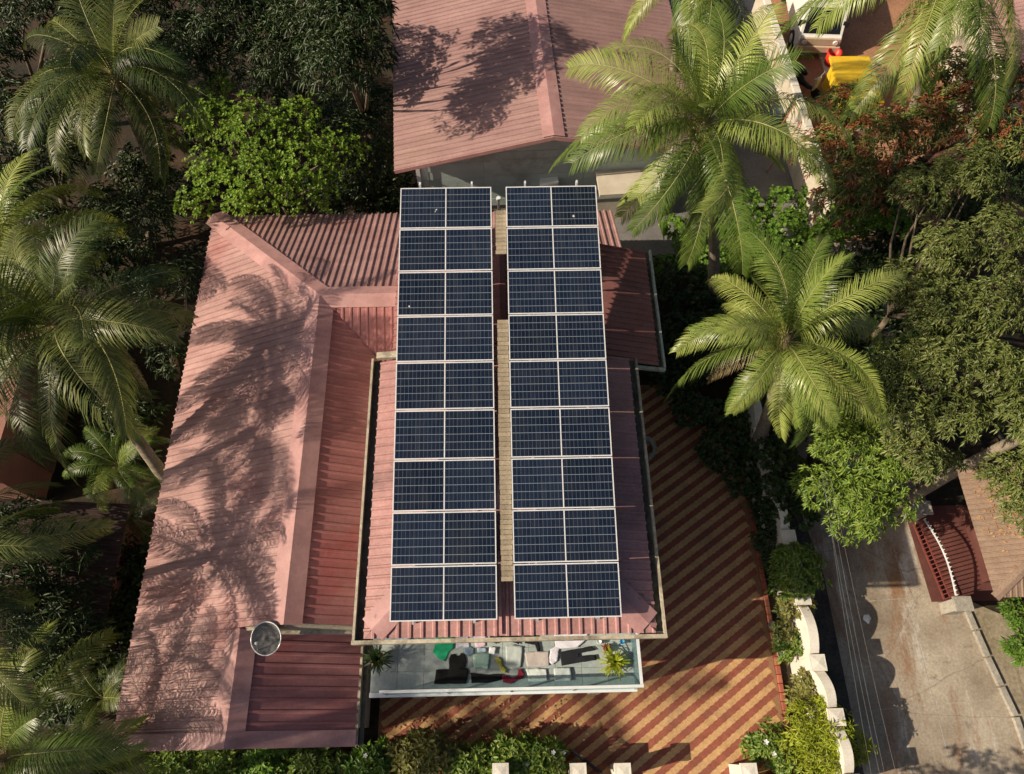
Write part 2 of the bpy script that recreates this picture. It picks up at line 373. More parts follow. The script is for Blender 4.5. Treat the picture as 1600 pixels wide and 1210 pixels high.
# patio of interlocking red and ochre pavers laid in diagonal stripes
sheet('patio', [(-3.4, -1.5), (7.32, -1.5), (7.32, 8.6), (6.2, 10.4), (2.6, 10.4), (2.6, 2.4), (-3.4, 2.4)], .0265, M['joint'])
patio = bpy.data.objects['patio']
ang = R(34.5); du = np.array([math.cos(ang), math.sin(ang)]); dv = np.array([-math.sin(ang), math.cos(ang)])
PW, PL = .166, .166
def paver_outline(sg):
    a, b, g = PL/2, PW/2, .004
    a -= .0012; b -= .0012; z = .009*sg
    return np.array([(-a, -b), (-a/2, -b+z), (0, -b), (a/2, -b-z), (a, -b), (a, b), (a/2, b-z), (0, b), (-a/2, b+z), (-a, b)])
npo = 10
def paver_verts(sg):
    po = paver_outline(sg)
    return np.concatenate([np.c_[po, np.zeros(npo)], np.c_[po, np.full(npo, .0265)], np.c_[po*np.array([.994, .985]), np.full(npo, .0285)]])
PVS = {0: paver_verts(1), 1: paver_verts(-1)}
PF4 = np.array([(i, (i+1) % npo, npo+(i+1) % npo, npo+i) for i in range(npo)]+[(npo+i, npo+(i+1) % npo, 2*npo+(i+1) % npo, 2*npo+i) for i in range(npo)])
PF10 = np.array([[2*npo+i for i in range(npo)]])
def inpatio(x, y):
    if y < -1.4 or x > 7.2 or x < -3.3: return False
    if y > 2.3 and x < 2.7: return False
    if y > 8.5 and (x-7.2)*1.8 > -(y-8.5)*1.1: return False
    return y < 10.2
pav = []
for j in range(-40, 120):
    for i in range(-60, 90):
        p = du*(i+.5*(j % 2))*PL+dv*j*PW
        if inpatio(p[0], p[1]): pav.append((p[0], p[1], j % 2))
pav = np.array(pav)
# those closest to the camera axis and in the open show largest
score = np.hypot(pav[:, 0]-4.6, pav[:, 1]-.2)+np.where((pav[:, 1] > 1.1) & (pav[:, 0] < 3.2), 9, 0)+np.where(pav[:, 1] < -.55, 3, 0)
order = np.argsort(score)
rot = np.array([[math.cos(ang), -math.sin(ang), 0], [math.sin(ang), math.cos(ang), 0], [0, 0, 1]])
pm = {c: npmesh('paver', PVS[c], [PF4, PF10], M['pave_red'] if c else M['pave_yel'], smooth=False) for c in (0, 1)}
for k in order[:300]:
    x, y, c = pav[k]
    o = link('paver', pm[int(c)], patio); o.location = (x, y, .004+rng.uniform(0, .002)); o.rotation_euler = (rng.normal(0, .003), rng.normal(0, .003), ang)
rest = pav[order[300:]]
for c, nm in ((0, 'ochre_paver_field'), (1, 'red_paver_field')):
    q = rest[rest[:, 2] == c]; n = len(q)
    PV = PVS[c]; base = PV @ rot.T
    V = (base[None]+np.c_[q[:, :2], .004+rng.uniform(0, .002, n)][:, None, :]).reshape(-1, 3)
    off = (np.arange(n)*len(PV))[:, None, None]
    o = link(nm, npmesh(nm, V, [(PF4[None]+off).reshape(-1, 4), (PF10[None]+off).reshape(-1, npo)], M['pave_yel'] if c == 0 else M['pave_red'], smooth=False), patio)
    o['kind'] = 'stuff'

# ------------------------------------------------------------------ ribbed roofs
def unit(v): return np.asarray(v, float)/np.linalg.norm(v)

def slope(parent, O, U, V, us, v0, v1, mat, pitch=.2, rib=.036, sheet_w=1.0, skirt=.03):
    """ribbed sheets side by side; ribs run along V; v0/v1 give each station's lower and upper end"""
    O, U, V = np.asarray(O, float), unit(U), unit(V); N = np.cross(U, V)
    if N[2] < 0: N = -N
    a = us[0]
    for brk in us[1:]:
        n = max(1, round((brk-a)/sheet_w)); wd = (brk-a)/n
        nr = max(1, round(wd/pitch)); pt = wd/nr
        for i in range(n):
            ua = a+i*wd; st = []
            for r in range(nr):
                b = ua+r*pt
                st += [(b+pt*.0, 0), (b+pt*.60, 0), (b+pt*.70, rib), (b+pt*.88, rib), (b+pt*.98, 0)]
            st.append((ua+wd+(0 if i == n-1 else .02), 0))
            lift = .004*(i % 2)
            P = []; 
            for k, (u, h) in enumerate(st):
                uu = min(max(u, us[0]+1e-4), us[-1]-1e-4)
                if k == 0: uu += 1e-3
                if k == len(st)-1: uu = min(uu, brk-1e-3)
                lo, hi = v0(uu), max(v1(uu), v0(uu)+.002)
                m_ = O+U*u+N*(h+lift)
                P += [m_+V*lo-N*skirt, m_+V*lo, m_+V*hi, m_+V*hi-N*skirt]
            Fq = []
            for k in range(len(st)-1):
                for q in range(3): Fq.append((4*k+q, 4*k+4+q, 4*k+5+q, 4*k+1+q))
            link('roof_sheet', npmesh('roof_sheet', np.array(P), np.array(Fq), mat, smooth=False), parent, True)
        a = brk

def cap(parent, A, B, n1, n2, wd, mat, name='ridge_cap', lift=.048, th=.012):
    A, B = Vector(A), Vector(B); d = (B-A).normalized()
    up = Vector((0, 0, lift))
    def flap(n):
        f = Vector(n).cross(d).normalized()
        return f if f.z < 0 else -f
    f1, f2 = flap(n1), flap(n2)
    L_ = (B-A).length; n = max(1, round(L_/2.4)); mb = MB()
    for i in range(n):
        p, q = A+d*(L_*i/n)+up, A+d*(L_*(i+1)/n+(.05 if i < n-1 else 0))+up
        z = Vector((0, 0, .004*(i % 2))); t = Vector((0, 0, -th))
        r = [p+f1*wd+z, p+z, p+f2*wd+z, q+f1*wd+z, q+z, q+f2*wd+z]
        r += [x+t for x in r]
        o = MB().add(r, [(0, 1, 4, 3), (1, 2, 5, 4), (6, 9, 10, 7), (7, 10, 11, 8), (0, 3, 9, 6), (2, 8, 11, 5), (0, 6, 7, 1), (1, 7, 8, 2), (3, 4, 10, 9), (4, 5, 11, 10)]).build(name, mat, parent)

def wallbox(parent, x0, x1, y0, y1, z0, z1, mat, name='wall'):
    return MB().box(x0, x1, y0, y1, z0, z1).build(name, mat, parent)

# ---- long low bungalow on the left
bung = empty('bungalow', (-6.3, 7.5, 0), label='long low bungalow with faded pink ribbed roof left of the solar panels', cat='house')
k1 = 2.0/4.2; c1 = math.cos(math.atan(k1)); s1 = math.sin(math.atan(k1))
YR, YN = 10.9, 15.25
def left_v1(u):
    y = .1+u
    if y < 2.5: return 3.1/c1
    if y < YR: return 4.2/c1
    return max(0, 4.2*(YN-y)/(YN-YR))/c1
slope(bung, (-9, .1, 2.8), (0, 1, 0), (c1, 0, s1), [0, 2.4, YN-.1], lambda u: 0, left_v1, M['roof'])
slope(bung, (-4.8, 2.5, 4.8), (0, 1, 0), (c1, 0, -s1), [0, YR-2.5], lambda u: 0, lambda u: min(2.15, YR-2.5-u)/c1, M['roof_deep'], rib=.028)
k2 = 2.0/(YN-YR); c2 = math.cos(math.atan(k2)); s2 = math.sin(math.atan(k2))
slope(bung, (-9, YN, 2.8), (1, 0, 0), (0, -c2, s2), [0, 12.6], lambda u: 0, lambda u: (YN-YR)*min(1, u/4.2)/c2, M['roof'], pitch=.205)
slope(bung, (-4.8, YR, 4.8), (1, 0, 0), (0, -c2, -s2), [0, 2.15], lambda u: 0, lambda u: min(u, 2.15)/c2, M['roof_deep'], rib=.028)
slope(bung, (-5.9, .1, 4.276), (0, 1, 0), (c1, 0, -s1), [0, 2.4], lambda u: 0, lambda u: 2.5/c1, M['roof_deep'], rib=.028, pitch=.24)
nL, nR = (-s1, 0, c1), (s1, 0, c1); nN, nS = (0, s2, c2), (0, -s2, c2)
cap(bung, (-4.8, 2.45, 4.8), (-4.8, YR, 4.8), nL, nR, .40, M['roof_cap'])
cap(bung, (-5.9, .1, 4.276), (-5.9, 2.45, 4.276), nL, nR, .38, M['roof_cap'])
cap(bung, (-9.03, YN+.03, 2.8), (-4.8, YR, 4.8), nL, nN, .36, M['roof_cap'], 'hip_cap', .052)
cap(bung, (-4.85, YR, 4.8), (3.6, YR, 4.8), nN, nS, .36, M['roof_cap'], lift=.056)
# smooth verge band along the south edge
for A, B in (((-9.0, .22, 2.8), (-5.9, .22, 4.276)), ((-5.9, .22, 4.276), (-3.4, .22, 3.086))):
    MB().bar((A[0], A[1], A[2]+.045), (B[0], B[1], B[2]+.045), .34, .014).build('verge_band', M['roof_cap'], bung)
    MB().bar((A[0], .085, A[2]-.06), (B[0], .085, B[2]-.06), .03, .2).build('barge_board', M['roof_cap'], bung)
# step between the two ridges
MB().add([(x, y, z) for y in (2.42, 2.5) for x, z in ((-5.9, 4.2), (-4.8, 4.76), (-2.7, 3.74), (-2.7, 2.7), (-3.45, 3.0))],
         [(4, 3, 2, 1, 0), (5, 6, 7, 8, 9), (0, 1, 6, 5), (1, 2, 7, 6)]).build('gable_step', M['rim'], bung)
MB().bar((-5.3, 2.40, 4.10), (-2.75, 2.40, 3.86), .1, .1).build('flashing', M['rim'], bung)
for (a, b) in ((( -3.42, .06, 3.05), (-3.42, 2.45, 3.05)),):
    MB().bar(a, b, .10, .1).build('eave_trim', M['rim'], bung)
    MB().bar((-3.30, .06, 2.98), (-3.30, 2.45, 2.98), .1, .04).build('gutter', M['moss'], bung)
wallbox(bung, -8.6, -3.65, .5, 10.6, 0, 2.75, M['plaster'])
wallbox(bung, -8.6, 3.2, 10.6, 14.8, 0, 2.75, M['plaster'])
MB().add([(x, y, z) for y in (.5, .62) for x, z in ((-8.6, 2.75), (-5.9, 4.1), (-3.65, 3.0), (-3.65, 2.75))], [(3, 2, 1, 0), (4, 5, 6, 7), (0, 1, 5, 4), (1, 2, 6, 5)]).build('gable_wall', M['plaster'], bung)

# ---- two storey house that carries the panels
house = empty('two_storey_house', (0, 6, 0), label='two storey house under the two columns of solar panels, hipped red roof', cat='house')
EX0, EX1, EY, EZ = -2.84, 3.03, 1.97, 6.0
hw = (EX1-EX0)/2; RX = (EX0+EX1)/2; km = .28; cm = math.cos(math.atan(km)); sm = math.sin(math.atan(km)); NE = 8.2
slope(house, (EX0, EY, EZ), (0, 1, 0), (cm, 0, sm), [0, NE-EY], lambda u: 0, lambda u: min(hw, u)/cm, M['roof_main'])
slope(house, (EX1, EY, EZ), (0, 1, 0), (-cm, 0, sm), [0, NE-EY], lambda u: 0, lambda u: min(hw, u)/cm, M['roof_main'])
slope(house, (EX0, EY, EZ), (1, 0, 0), (0, cm, sm), [0, 2*hw], lambda u: 0, lambda u: min(u, 2*hw-u)/cm, M['roof_main'], pitch=.235)
RZ = EZ+hw*km
mL, mR, mS = (-sm, 0, cm), (sm, 0, cm), (0, -sm, cm)
cap(house, (RX, EY+hw, RZ), (RX, NE, RZ), mL, mR, .16, M['roof_main'], lift=.04)
cap(house, (EX0+.16, EY+.16, EZ+.16*km), (RX, EY+hw, RZ), mL, mS, .3, M['roof_cap'], 'hip_cap')
cap(house, (EX1-.16, EY+.16, EZ+.16*km), (RX, EY+hw, RZ), mR, mS, .3, M['roof_cap'], 'hip_cap')
MB().bar((RX-.2, EY+.02, EZ+.05), (RX-.2, EY+1.6, EZ+.05+1.6*km), .06, .05).build('seam_strip', M['roof_cap'], house)
# gutters: mossy trough and beige outer rim
def gutter(parent, a, b, out, trough, rim, wd=.16, dp=.12):
    a, b, o_ = Vector(a), Vector(b), Vector(out)
    MB().bar(a+o_*wd*.45+Vector((0, 0, -dp)), b+o_*wd*.45+Vector((0, 0, -dp)), wd, .02).build('gutter_trough', trough, parent)
    MB().bar(a+o_*(wd+.02)+Vector((0, 0, -dp*.5)), b+o_*(wd+.02)+Vector((0, 0, -dp*.5)), .05, dp+.05).build('gutter_rim', rim, parent)
gutter(house, (EX0-.02, EY-.03, EZ), (EX0-.02, NE+.1, EZ), (-1, 0, 0), M['moss'], M['rim'])
gutter(house, (EX1+.02, EY-.03, EZ), (EX1+.02, NE, EZ), (1, 0, 0), M['moss'], M['rim'], .13)
MB().bar((EX0-.24, EY-.07, EZ-.045), (EX1+.2, EY-.07, EZ-.045), .075, .13).build('fascia', M['rim'], house)
wallbox(house, -2.5, 2.6, 2.55, 8.3, 0, 5.95, M['plaster'])
wallbox(house, -2.6, 3.3, 8.3, 11.4, 0, 5.4, M['plaster'])
MB().bar((EX0-.1, NE+.16, EZ+.02), (-2.2, NE+.16, EZ+.1), .16, .1).build('end_beam', M['rim'], house)
# north block, lower and wider to the right
kb_ = .3; cb_ = math.cos(math.atan(kb_)); sb_ = math.sin(math.atan(kb_))
slope(house, (3.85, 8.25, 5.5), (0, 1, 0), (-cb_, 0, sb_), [0, 3.4], lambda u: 0, lambda u: 3.85/cb_, M['roof_dark'], pitch=.17)
slope(house, (-2.6, 8.3, 5.87), (0, 1, 0), (cb_, 0, sb_), [0, 3.3], lambda u: 0, lambda u: 2.6/cb_, M['roof_dark'], pitch=.17)
cap(house, (0, 8.3, 6.655), (0, 11.6, 6.655), (-sb_, 0, cb_), (sb_, 0, cb_), .14, M['roof_dark'], lift=.04)
gutter(house, (3.87, 8.2, 5.5), (3.87, 11.7, 5.5), (1, 0, 0), M['moss'], M['pale_gutter'], .1)
MB().bar((4.0, 8.17, 5.42), (3.25, 8.17, 5.60), .07, .1).build('verge_trim', M['pale_gutter'], house)
MB().tube([(3.2, 8.16, 5.62), (3.2, 8.16, 5.2), (3.1, 8.3, 4.9)], .035).build('downpipe', M['pale_gutter'], house)
for y, n in ((3.5, 0), (6.2, 0)):
    f = MB().box(2.6, 2.66, y, y+1.2, 3.9, 5.1).build('window', M['rail'], house)
    MB().box(2.655, 2.67, y+.06, y+1.14, 3.96, 5.04).build('pane', M['screen'], f)

# ---- balcony on the front of the house (part of the house)
BX0, BX1, BY0, BY1, BZ = -3.15, 2.98, 1.12, 2.54, 3.1
MB().box(BX0, BX1, BY0-.06, BY1, BZ-.28, BZ-.02).build('balcony_slab', M['plaster'], house)
nx, ny = 10, 3
for i in range(nx):
    for j in range(ny):
        x0 = BX0+(BX1-BX0)*i/nx; x1 = BX0+(BX1-BX0)*(i+1)/nx; y0 = BY0+(BY1-BY0)*j/ny; y1 = BY0+(BY1-BY0)*(j+1)/ny
        MB().box(x0+.004, x1-.004, y0+.004, y1-.004, BZ-.02, BZ+rng.uniform(0, .001)).build('floor_tile', M['tile'], house)
RT = BZ+.98
for k in range(4):
    x0 = -2.75+(BX1+2.75)*k/4; x1 = -2.75+(BX1+2.75)*(k+1)/4
    MB().box(x0+.02, x1-.02, BY0-.02, BY0-.006, BZ+.06, RT-.04).build('glass_pane', M['glass'], house)
MB().box(BX1-.03, BX1-.016, BY0+.02, BY1, BZ+.06, RT-.04).build('glass_pane', M['glass'], house)
MB().box(-2.78, BX1+.02, BY0-.045, BY0+.015, RT-.04, RT).build('top_rail', M['rail'], house)
MB().box(BX1-.05, BX1+.012, BY0+.017, BY1, RT-.04, RT-.002).build('top_rail', M['rail'], house)
MB().box(BX0, BX1+.02, BY0-.075, BY0+.03, BZ-.01, BZ+.07).build('rail_plinth', M['rail'], house)
for k in range(5):
    x = -2.75+(BX1+2.72)*k/4
    MB().box(x-.02, x+.02, BY0-.03, BY0+.005, BZ+.07, RT-.04).build('baluster', M['steel'], house)
for x in (-2.3, 2.3):
    MB().box(x-.15, x+.15, BY0+.05, BY0+.35, 0, BZ-.28).build('column', M['plaster'], house)

# ---- house behind with a gable towards us
bh = empty('gabled_house', (1.5, 20, 0), label='house behind with broad pink gable roof and grey teal gable wall', cat='house')
TH = R(3.2); Tm = Matrix.Translation((1.68, 16.23, 0)) @ Matrix.Rotation(TH, 4, 'Z')
def T3(x, y, z): return np.array(Tm @ Vector((x, y, z)))
def Td(x, y, z): return np.array(Tm.to_3x3() @ Vector((x, y, z)))
kt = 1.05/4.87; ct = math.cos(math.atan(kt)); st_ = math.sin(math.atan(kt)); TL = 14
slope(bh, T3(-4.87, 0, 4), Td(0, 1, 0), Td(ct, 0, st_), [0, TL], lambda u: 0, lambda u: 4.87/ct, M['roof_top'], pitch=.2)
slope(bh, T3(4.87, 0, 4), Td(0, 1, 0), Td(-ct, 0, st_), [0, TL], lambda u: 0, lambda u: 4.87/ct, M['roof_top'], pitch=.2)
cap(bh, T3(0, -.02, 5.05), T3(0, TL, 5.05), Td(-st_, 0, ct), Td(st_, 0, ct), .34, M['roof_cap'])
for sgn in (-1, 1):
    a, b = T3(sgn*4.87, -.03, 3.93), T3(0, -.03, 4.98)
    MB().bar(a, b, .03, .14).build('barge_board', M['roof_cap'], bh)
def hbox(x0, x1, y0, y1, z0, z1, name, mat):
    return MB().box(x0, x1, y0, y1, z0, z1, M=Tm).build(name, mat, bh)
hbox(-4.3, 4.3, .75, TL-.5, 0, 3.85, 'wall', M['plaster'])
# cladding boards of the gable wall
for r in range(10):
    z0 = 1.25+.36*r; z1 = z0+.35
    for xa, xb in ((-4.15, -2.1), (-2.1, 1.2), (1.2, 4.15)):
        def lim(x): return 4.0+(4.87-abs(x))*kt-.1
        xs = [xa+.006, (xa+xb)/2, xb-.006]
        zt = [min(z1, lim(x)) for x in xs]
        if max(zt) <= z0+.02: continue
        zt = [max(q, z0+.005) for q in zt]
        vs_ = [Tm @ Vector((x, y, z)) for y in (.68+rng.uniform(0, .012), .75) for x, z in [(xs[0], z0), (xs[2], z0), (xs[2], zt[2]), (xs[1], zt[1]), (xs[0], zt[0])]]
        MB().add(vs_, [(0, 1, 2, 3, 4), (9, 8, 7, 6, 5)]+[(i, 5+i, 5+(i+1) % 5, (i+1) % 5) for i in range(5)]).build('cladding_board', M['teal_board'], bh)
hbox(-4.28, -4.16, .64, .80, 0, 3.9, 'corner_post', M['rail'])
hbox(-3.95, -3.9, .62, .66, .9, 3.9, 'downpipe', M['steel'])
hbox(1.6, 3.6, -.35, .7, 2.55, 2.7, 'window_shade', M['plaster'])
hbox(-.25, .35, .5, .68, 2.1, 2.5, 'vent_box', M['rail'])

# ------------------------------------------------------------------ solar panels
TAU = R(9.46); PX0, PGAP, PY0, PZ0 = -2.262, .337, 2.212, 6.5
PWd, PHt, PST = 2.10, 1.045, 1.067
fm = MB(); fw_ = .022
for x0, x1, y0, y1 in ((0, PWd, 0, fw_), (0, PWd, PHt-fw_, PHt), (0, fw_, fw_+.0005, PHt-fw_-.0005), (PWd-fw_, PWd, fw_+.0005, PHt-fw_-.0005)):
    fm.box(x0, x1, y0, y1, -.035, .003)
frame_me = fm.mesh('frame', M['alu'])
strip_me = MB().box(PWd/2-.011, PWd/2+.011, fw_, PHt-fw_, -.02, .0015).mesh('centre_strip', M['alu'])
hwid = PWd/2-.011-fw_-.004
def cellmesh(x0):
    V = [(x0, fw_, 0), (x0+hwid, fw_, 0), (x0+hwid, PHt-fw_, 0), (x0, PHt-fw_, 0), (x0, fw_, -.006), (x0+hwid, fw_, -.006), (x0+hwid, PHt-fw_, -.006), (x0, PHt-fw_, -.006)]
    uv = [(0, 0), (12, 0), (12, 6), (0, 6)]*2
    return npmesh('cell_field', V, np.array([(0, 1, 2, 3), (7, 6, 5, 4)]), M['cells'], uv, smooth=False)
cell_me = [cellmesh(fw_+.002), cellmesh(PWd/2+.011+.002)]
jb_me = MB().box(PWd/2-.09, PWd/2+.09, PHt/2-.04, PHt/2+.04, -.05, -.02).mesh('junction_box', M['black_plastic'])
ordn = ['farthest', 'second', 'third', 'fourth', 'fifth', 'sixth', 'seventh', 'eighth']
for c in range(2):
    for r in range(9):
        row = 8-r                                            # 0 = nearest the far house
        d = r*PST
        side = 'left' if c == 0 else 'right'
        if row == 0: lab = f'solar panel at the far end of the {side} column, next to the grey gable'
        elif row == 8: lab = f'solar panel at the near end of the {side} column, above the balcony'
        else: lab = f'solar panel in the {side} column, {ordn[row]} from the far gable end'
        p = empty('solar_panel', (PX0+c*(PWd+PGAP), PY0+d*math.cos(TAU), PZ0+d*math.sin(TAU)), 0, lab, 'solar panel', 'solar panels in two columns on the roof')
        p.rotation_euler = (TAU+rng.normal(0, .0025), rng.normal(0, .002), rng.normal(0, .0012))
        for nm, me in (('frame', frame_me), ('centre_strip', strip_me), ('cell_field', cell_me[0]), ('cell_field', cell_me[1]), ('junction_box', jb_me)):
            link(nm, me, p)
def roof_h(x, y):
    if y < NE: return EZ+km*max(0, min(x-EX0, EX1-x, y-EY))
    if y < 11.6: return 6.65-.3*abs(x)
    return 4.8-max(0, (y-YR))*k2
for c in range(2):
    mt = empty('panel_mount', (PX0+c*(PWd+PGAP)+1.05, 7, RZ), 0, f'galvanised steel mounting rails and posts under the {"left" if c == 0 else "right"} column of panels', 'mounting frame', 'mounting frames under the panels')
    for fx in (.45, 1.65):
        x = PX0+c*(PWd+PGAP)+fx
        a = Vector((x, PY0-.05, PZ0-.065)); e = Vector((x, PY0+9.64*math.cos(TAU), PZ0+9.64*math.sin(TAU)-.065))
        MB().bar(a, e, .045, .05).build('rail', M['steel'], mt)
        for t in np.linspace(.01, .985, 7):
            p = a.lerp(e, t); zb = roof_h(p.x, p.y)
            if p.z-.03 > zb+.03: MB().box(x-.025, x+.025, p.y-.025, p.y+.025, zb, p.z-.026).build('post', M['steel'], mt)
        p = e; MB().box(x-.02, x+.02, p.y-.03, p.y+.05, p.z, p.z+.13).build('rail_end', M['alu'], mt)
# walkway boards between the columns
for lab, y0, y1 in (('long tan slatted walkway between the two columns of solar panels', 2.98, 8.40), ('short tan slatted walkway between the columns near the grey gable', 10.05, 11.05)):
    wk = empty('walkway', (.1, y0, PZ0), 0, lab, 'walkway')
    y = y0
    while y < y1:
        s = (y-PY0)/math.cos(TAU); z = PZ0+s*math.sin(TAU)-.06
        MB().bar((-.075+rng.normal(0, .004), y, z), (.165+rng.normal(0, .004), y, z), .092, .022, up=(0, -math.sin(TAU), math.cos(TAU))).build('slat', M['tan'], wk)
        y += .1
    for x in (-.04, .11):
        sa, sb = (y0-PY0)/math.cos(TAU), (y1-PY0)/math.cos(TAU)
        MB().bar((x, y0, PZ0+sa*math.sin(TAU)-.09), (x, y1, PZ0+sb*math.sin(TAU)-.09), .03, .03).build('runner', M['steel'], wk)
pl = empty('vent_pole', (.0, 11.9, 4.6), 0, 'white vertical pole behind the gap between the panel columns', 'pole')
MB().tube([(.0, 11.95, 4.4), (.0, 11.95, 7.3)], .03).build('shaft', M['rail'], pl)
MB().tube([(.0, 11.95, 7.3), (.0, 11.95, 7.36)], .055).build('pole_cap', M['rail'], pl)

# ------------------------------------------------------------------ dish on the bungalow roof
dc = at3(416, 998, 4.75)
ds = empty('satellite_dish', (dc.x, dc.y, 4.2), 0, 'round grey mesh satellite dish on the bungalow roof', 'satellite dish')
aim = Vector((-.18, -.22, 1)).normalized(); q = aim.to_track_quat('Z', 'Y').to_matrix()
prof = [(.001, -.10), (.1, -.094), (.2, -.066), (.29, -.02), (.335, .012), (.345, .014)]
mb = MB().lathe(prof, n=36); mb.v = [tuple(q @ Vector(v)+dc) for v in mb.v]
d_o = mb.build('reflector', M['dish'], ds, True); sd = d_o.modifiers.new('solid', 'SOLIDIFY'); sd.thickness = .006
mb = MB(); ringp = [q @ Vector((.345*math.cos(a), .345*math.sin(a), .014))+dc for a in np.linspace(0, 2*math.pi, 37)]
mb.tube(ringp, .011, 6, cap=False); mb.build('rim', M['alu'], ds)
MB().tube([q @ Vector((0, .0, -.1))+dc, (dc.x, dc.y, 4.25)], .025).build('mast', M['steel'], ds)
MB().tube([q @ Vector((0, -.30, 0))+dc, q @ Vector((0, -.1, .28))+dc], .01).build('feed_arm', M['steel'], ds)
mb = MB().lathe([(.001, -.05), (.03, -.05), (.035, .04), (.001, .05)], n=10); mb.v = [tuple(q @ (Vector(v)+Vector((0, -.08, .3)))+dc) for v in mb.v]
mb.build('feed_horn', M['steel'], ds)

# ------------------------------------------------------------------ washing on the balcony floor
def cl(pts): return [(560+x/3.2, 940+y/3.2) for x, y in pts]
layer = [0]
def garment(name, label, cat, pts, c, thick=.01):
    layer[0] += 1
    z0 = BZ+.006+.0022*layer[0]
    P = [Vector((*at(px, py, BZ), 0)) for px, py in cl(pts)]
    cx = sum((p.x for p in P))/len(P); cy = sum((p.y for p in P))/len(P)
    bm = bmesh.new(); vv = [bm.verts.new((p.x-cx, p.y-cy, 0)) for p in P]
    bm.faces.new(vv); bmesh.ops.triangulate(bm, faces=bm.faces[:])
    for _ in range(3): bmesh.ops.subdivide_edges(bm, edges=[e for e in bm.edges if e.calc_length() > .06], cuts=1, use_grid_fill=True)
    bmesh.ops.recalc_face_normals(bm, faces=bm.faces[:])
    for f in bm.faces:
        if f.normal.z < 0: f.normal_flip()
    sd = rng.uniform(0, 50)
    for v in bm.verts:
        n_ = mnoise.noise(Vector((v.co.x*5+sd, v.co.y*5, 0)))+.5*mnoise.noise(Vector((v.co.x*14, v.co.y*14+sd, 3)))
        v.co.z = .014+.016*n_
        v.co.x += .01*mnoise.noise(Vector((v.co.x*9, v.co.y*9+sd, 1))); v.co.y += .01*mnoise.noise(Vector((v.co.x*9+sd, v.co.y*9, 7)))
    me = bpy.data.meshes.new(name); bm.to_mesh(me); bm.free()
    me.materials.append(cloth_mat(name+'_cloth', c)); me.polygons.foreach_set('use_smooth', np.ones(len(me.polygons), bool))
    o = link(name, me); o.location = (cx, cy, z0)
    so_ = o.modifiers.new('solid', 'SOLIDIFY'); so_.thickness = thick; so_.offset = -1
    tag(o, label, cat, 'washing spread on the balcony floor')
    return o
garment('shirt', 'green shirt drying on the balcony floor', 'shirt', [(390, 150), (480, 150), (478, 235), (452, 255), (432, 300), (400, 285), (372, 255), (385, 215)], (.02, .42, .20))
garment('shirt', 'pale lavender shirt drying beside the green shirt', 'shirt', [(485, 150), (548, 150), (556, 232), (520, 226), (490, 236)], (.62, .62, .74))
garment('towel', 'pink cloth drying under the eave beside the lavender shirt', 'towel', [(572, 150), (640, 150), (636, 225), (586, 230)], (.66, .50, .58))
garment('scarf', 'small blue grey cloth below the lavender shirt', 'scarf', [(528, 236), (560, 226), (580, 236), (578, 262), (550, 276), (527, 256)], (.17, .25, .33))
garment('blouse', 'black blouse with a notched collar above the large black cloth', 'blouse', [(455, 285), (464, 266), (482, 262), (492, 274), (505, 270), (515, 258), (532, 270), (540, 300), (532, 345), (452, 345)], (.006, .006, .007))
garment('shawl', 'large black rectangular cloth by the front rail', 'shawl', [(390, 342), (462, 338), (544, 334), (552, 350), (538, 412), (378, 414)], (.006, .006, .007))
garment('towel', 'mint green towel in the middle of the balcony', 'towel', [(572, 268), (618, 258), (655, 262), (648, 342), (615, 330), (578, 334)], (.50, .74, .63))
garment('leggings', 'black leggings lying along the front rail', 'leggings', [(560, 358), (600, 362), (640, 368), (690, 364), (718, 364), (732, 384), (690, 398), (640, 408), (566, 408)], (.006, .006, .008))
garment('scarf', 'yellow patterned scarf strip in the middle of the balcony', 'scarf', [(680, 285), (698, 280), (715, 292), (720, 318), (742, 345), (738, 362), (715, 350), (700, 320)], (.42, .42, .08))
garment('scarf', 'crumpled maroon scarf curling beside the yellow scarf', 'scarf', [(716, 366), (745, 372), (770, 384), (795, 372), (800, 340), (815, 338), (832, 360), (822, 388), (790, 396), (765, 412), (724, 406)], (.22, .02, .045))
garment('shirt', 'grey shirt spread in the middle of the balcony under the eave', 'shirt', [(735, 226), (770, 216), (822, 228), (812, 330), (770, 340), (738, 322)], (.48, .54, .53))
garment('towel', 'taupe towel beside the dark jeans', 'towel', [(832, 258), (890, 252), (950, 250), (956, 322), (900, 328), (842, 326)], (.50, .45, .43))
garment('pillowcase', 'off white pillowcase by the front rail', 'pillowcase', [(838, 340), (890, 336), (942, 340), (942, 396), (890, 402), (852, 400)], (.64, .72, .70))
garment('shirt', 'white lavender long shirt beside the dark jeans', 'shirt', [(974, 150), (1150, 150), (1140, 190), (1092, 232), (1004, 238), (994, 300), (966, 318), (952, 300), (960, 240), (986, 225)], (.70, .69, .78))
garment('sock', 'small black sock at the eave beside the pink cloth', 'sock', [(650, 150), (722, 150), (718, 196), (690, 214), (662, 200)], (.007, .007, .008))
garment('shorts', 'black shorts half hidden under the eave', 'shorts', [(728, 150), (806, 150), (804, 216), (770, 204), (730, 196)], (.007, .007, .008))
garment('stocking', 'black stocking curving out from under the eave', 'stocking', [(820, 150), (886, 150), (890, 186), (904, 215), (908, 252), (896, 252), (882, 218), (832, 210)], (.007, .007, .008))
garment('jeans', 'dark jeans with two spread legs on the balcony floor', 'jeans', [(1003, 255), (1080, 240), (1165, 225), (1186, 244), (1098, 262), (1100, 276), (1186, 268), (1188, 295), (1100, 308), (1016, 323)], (.012, .014, .02))

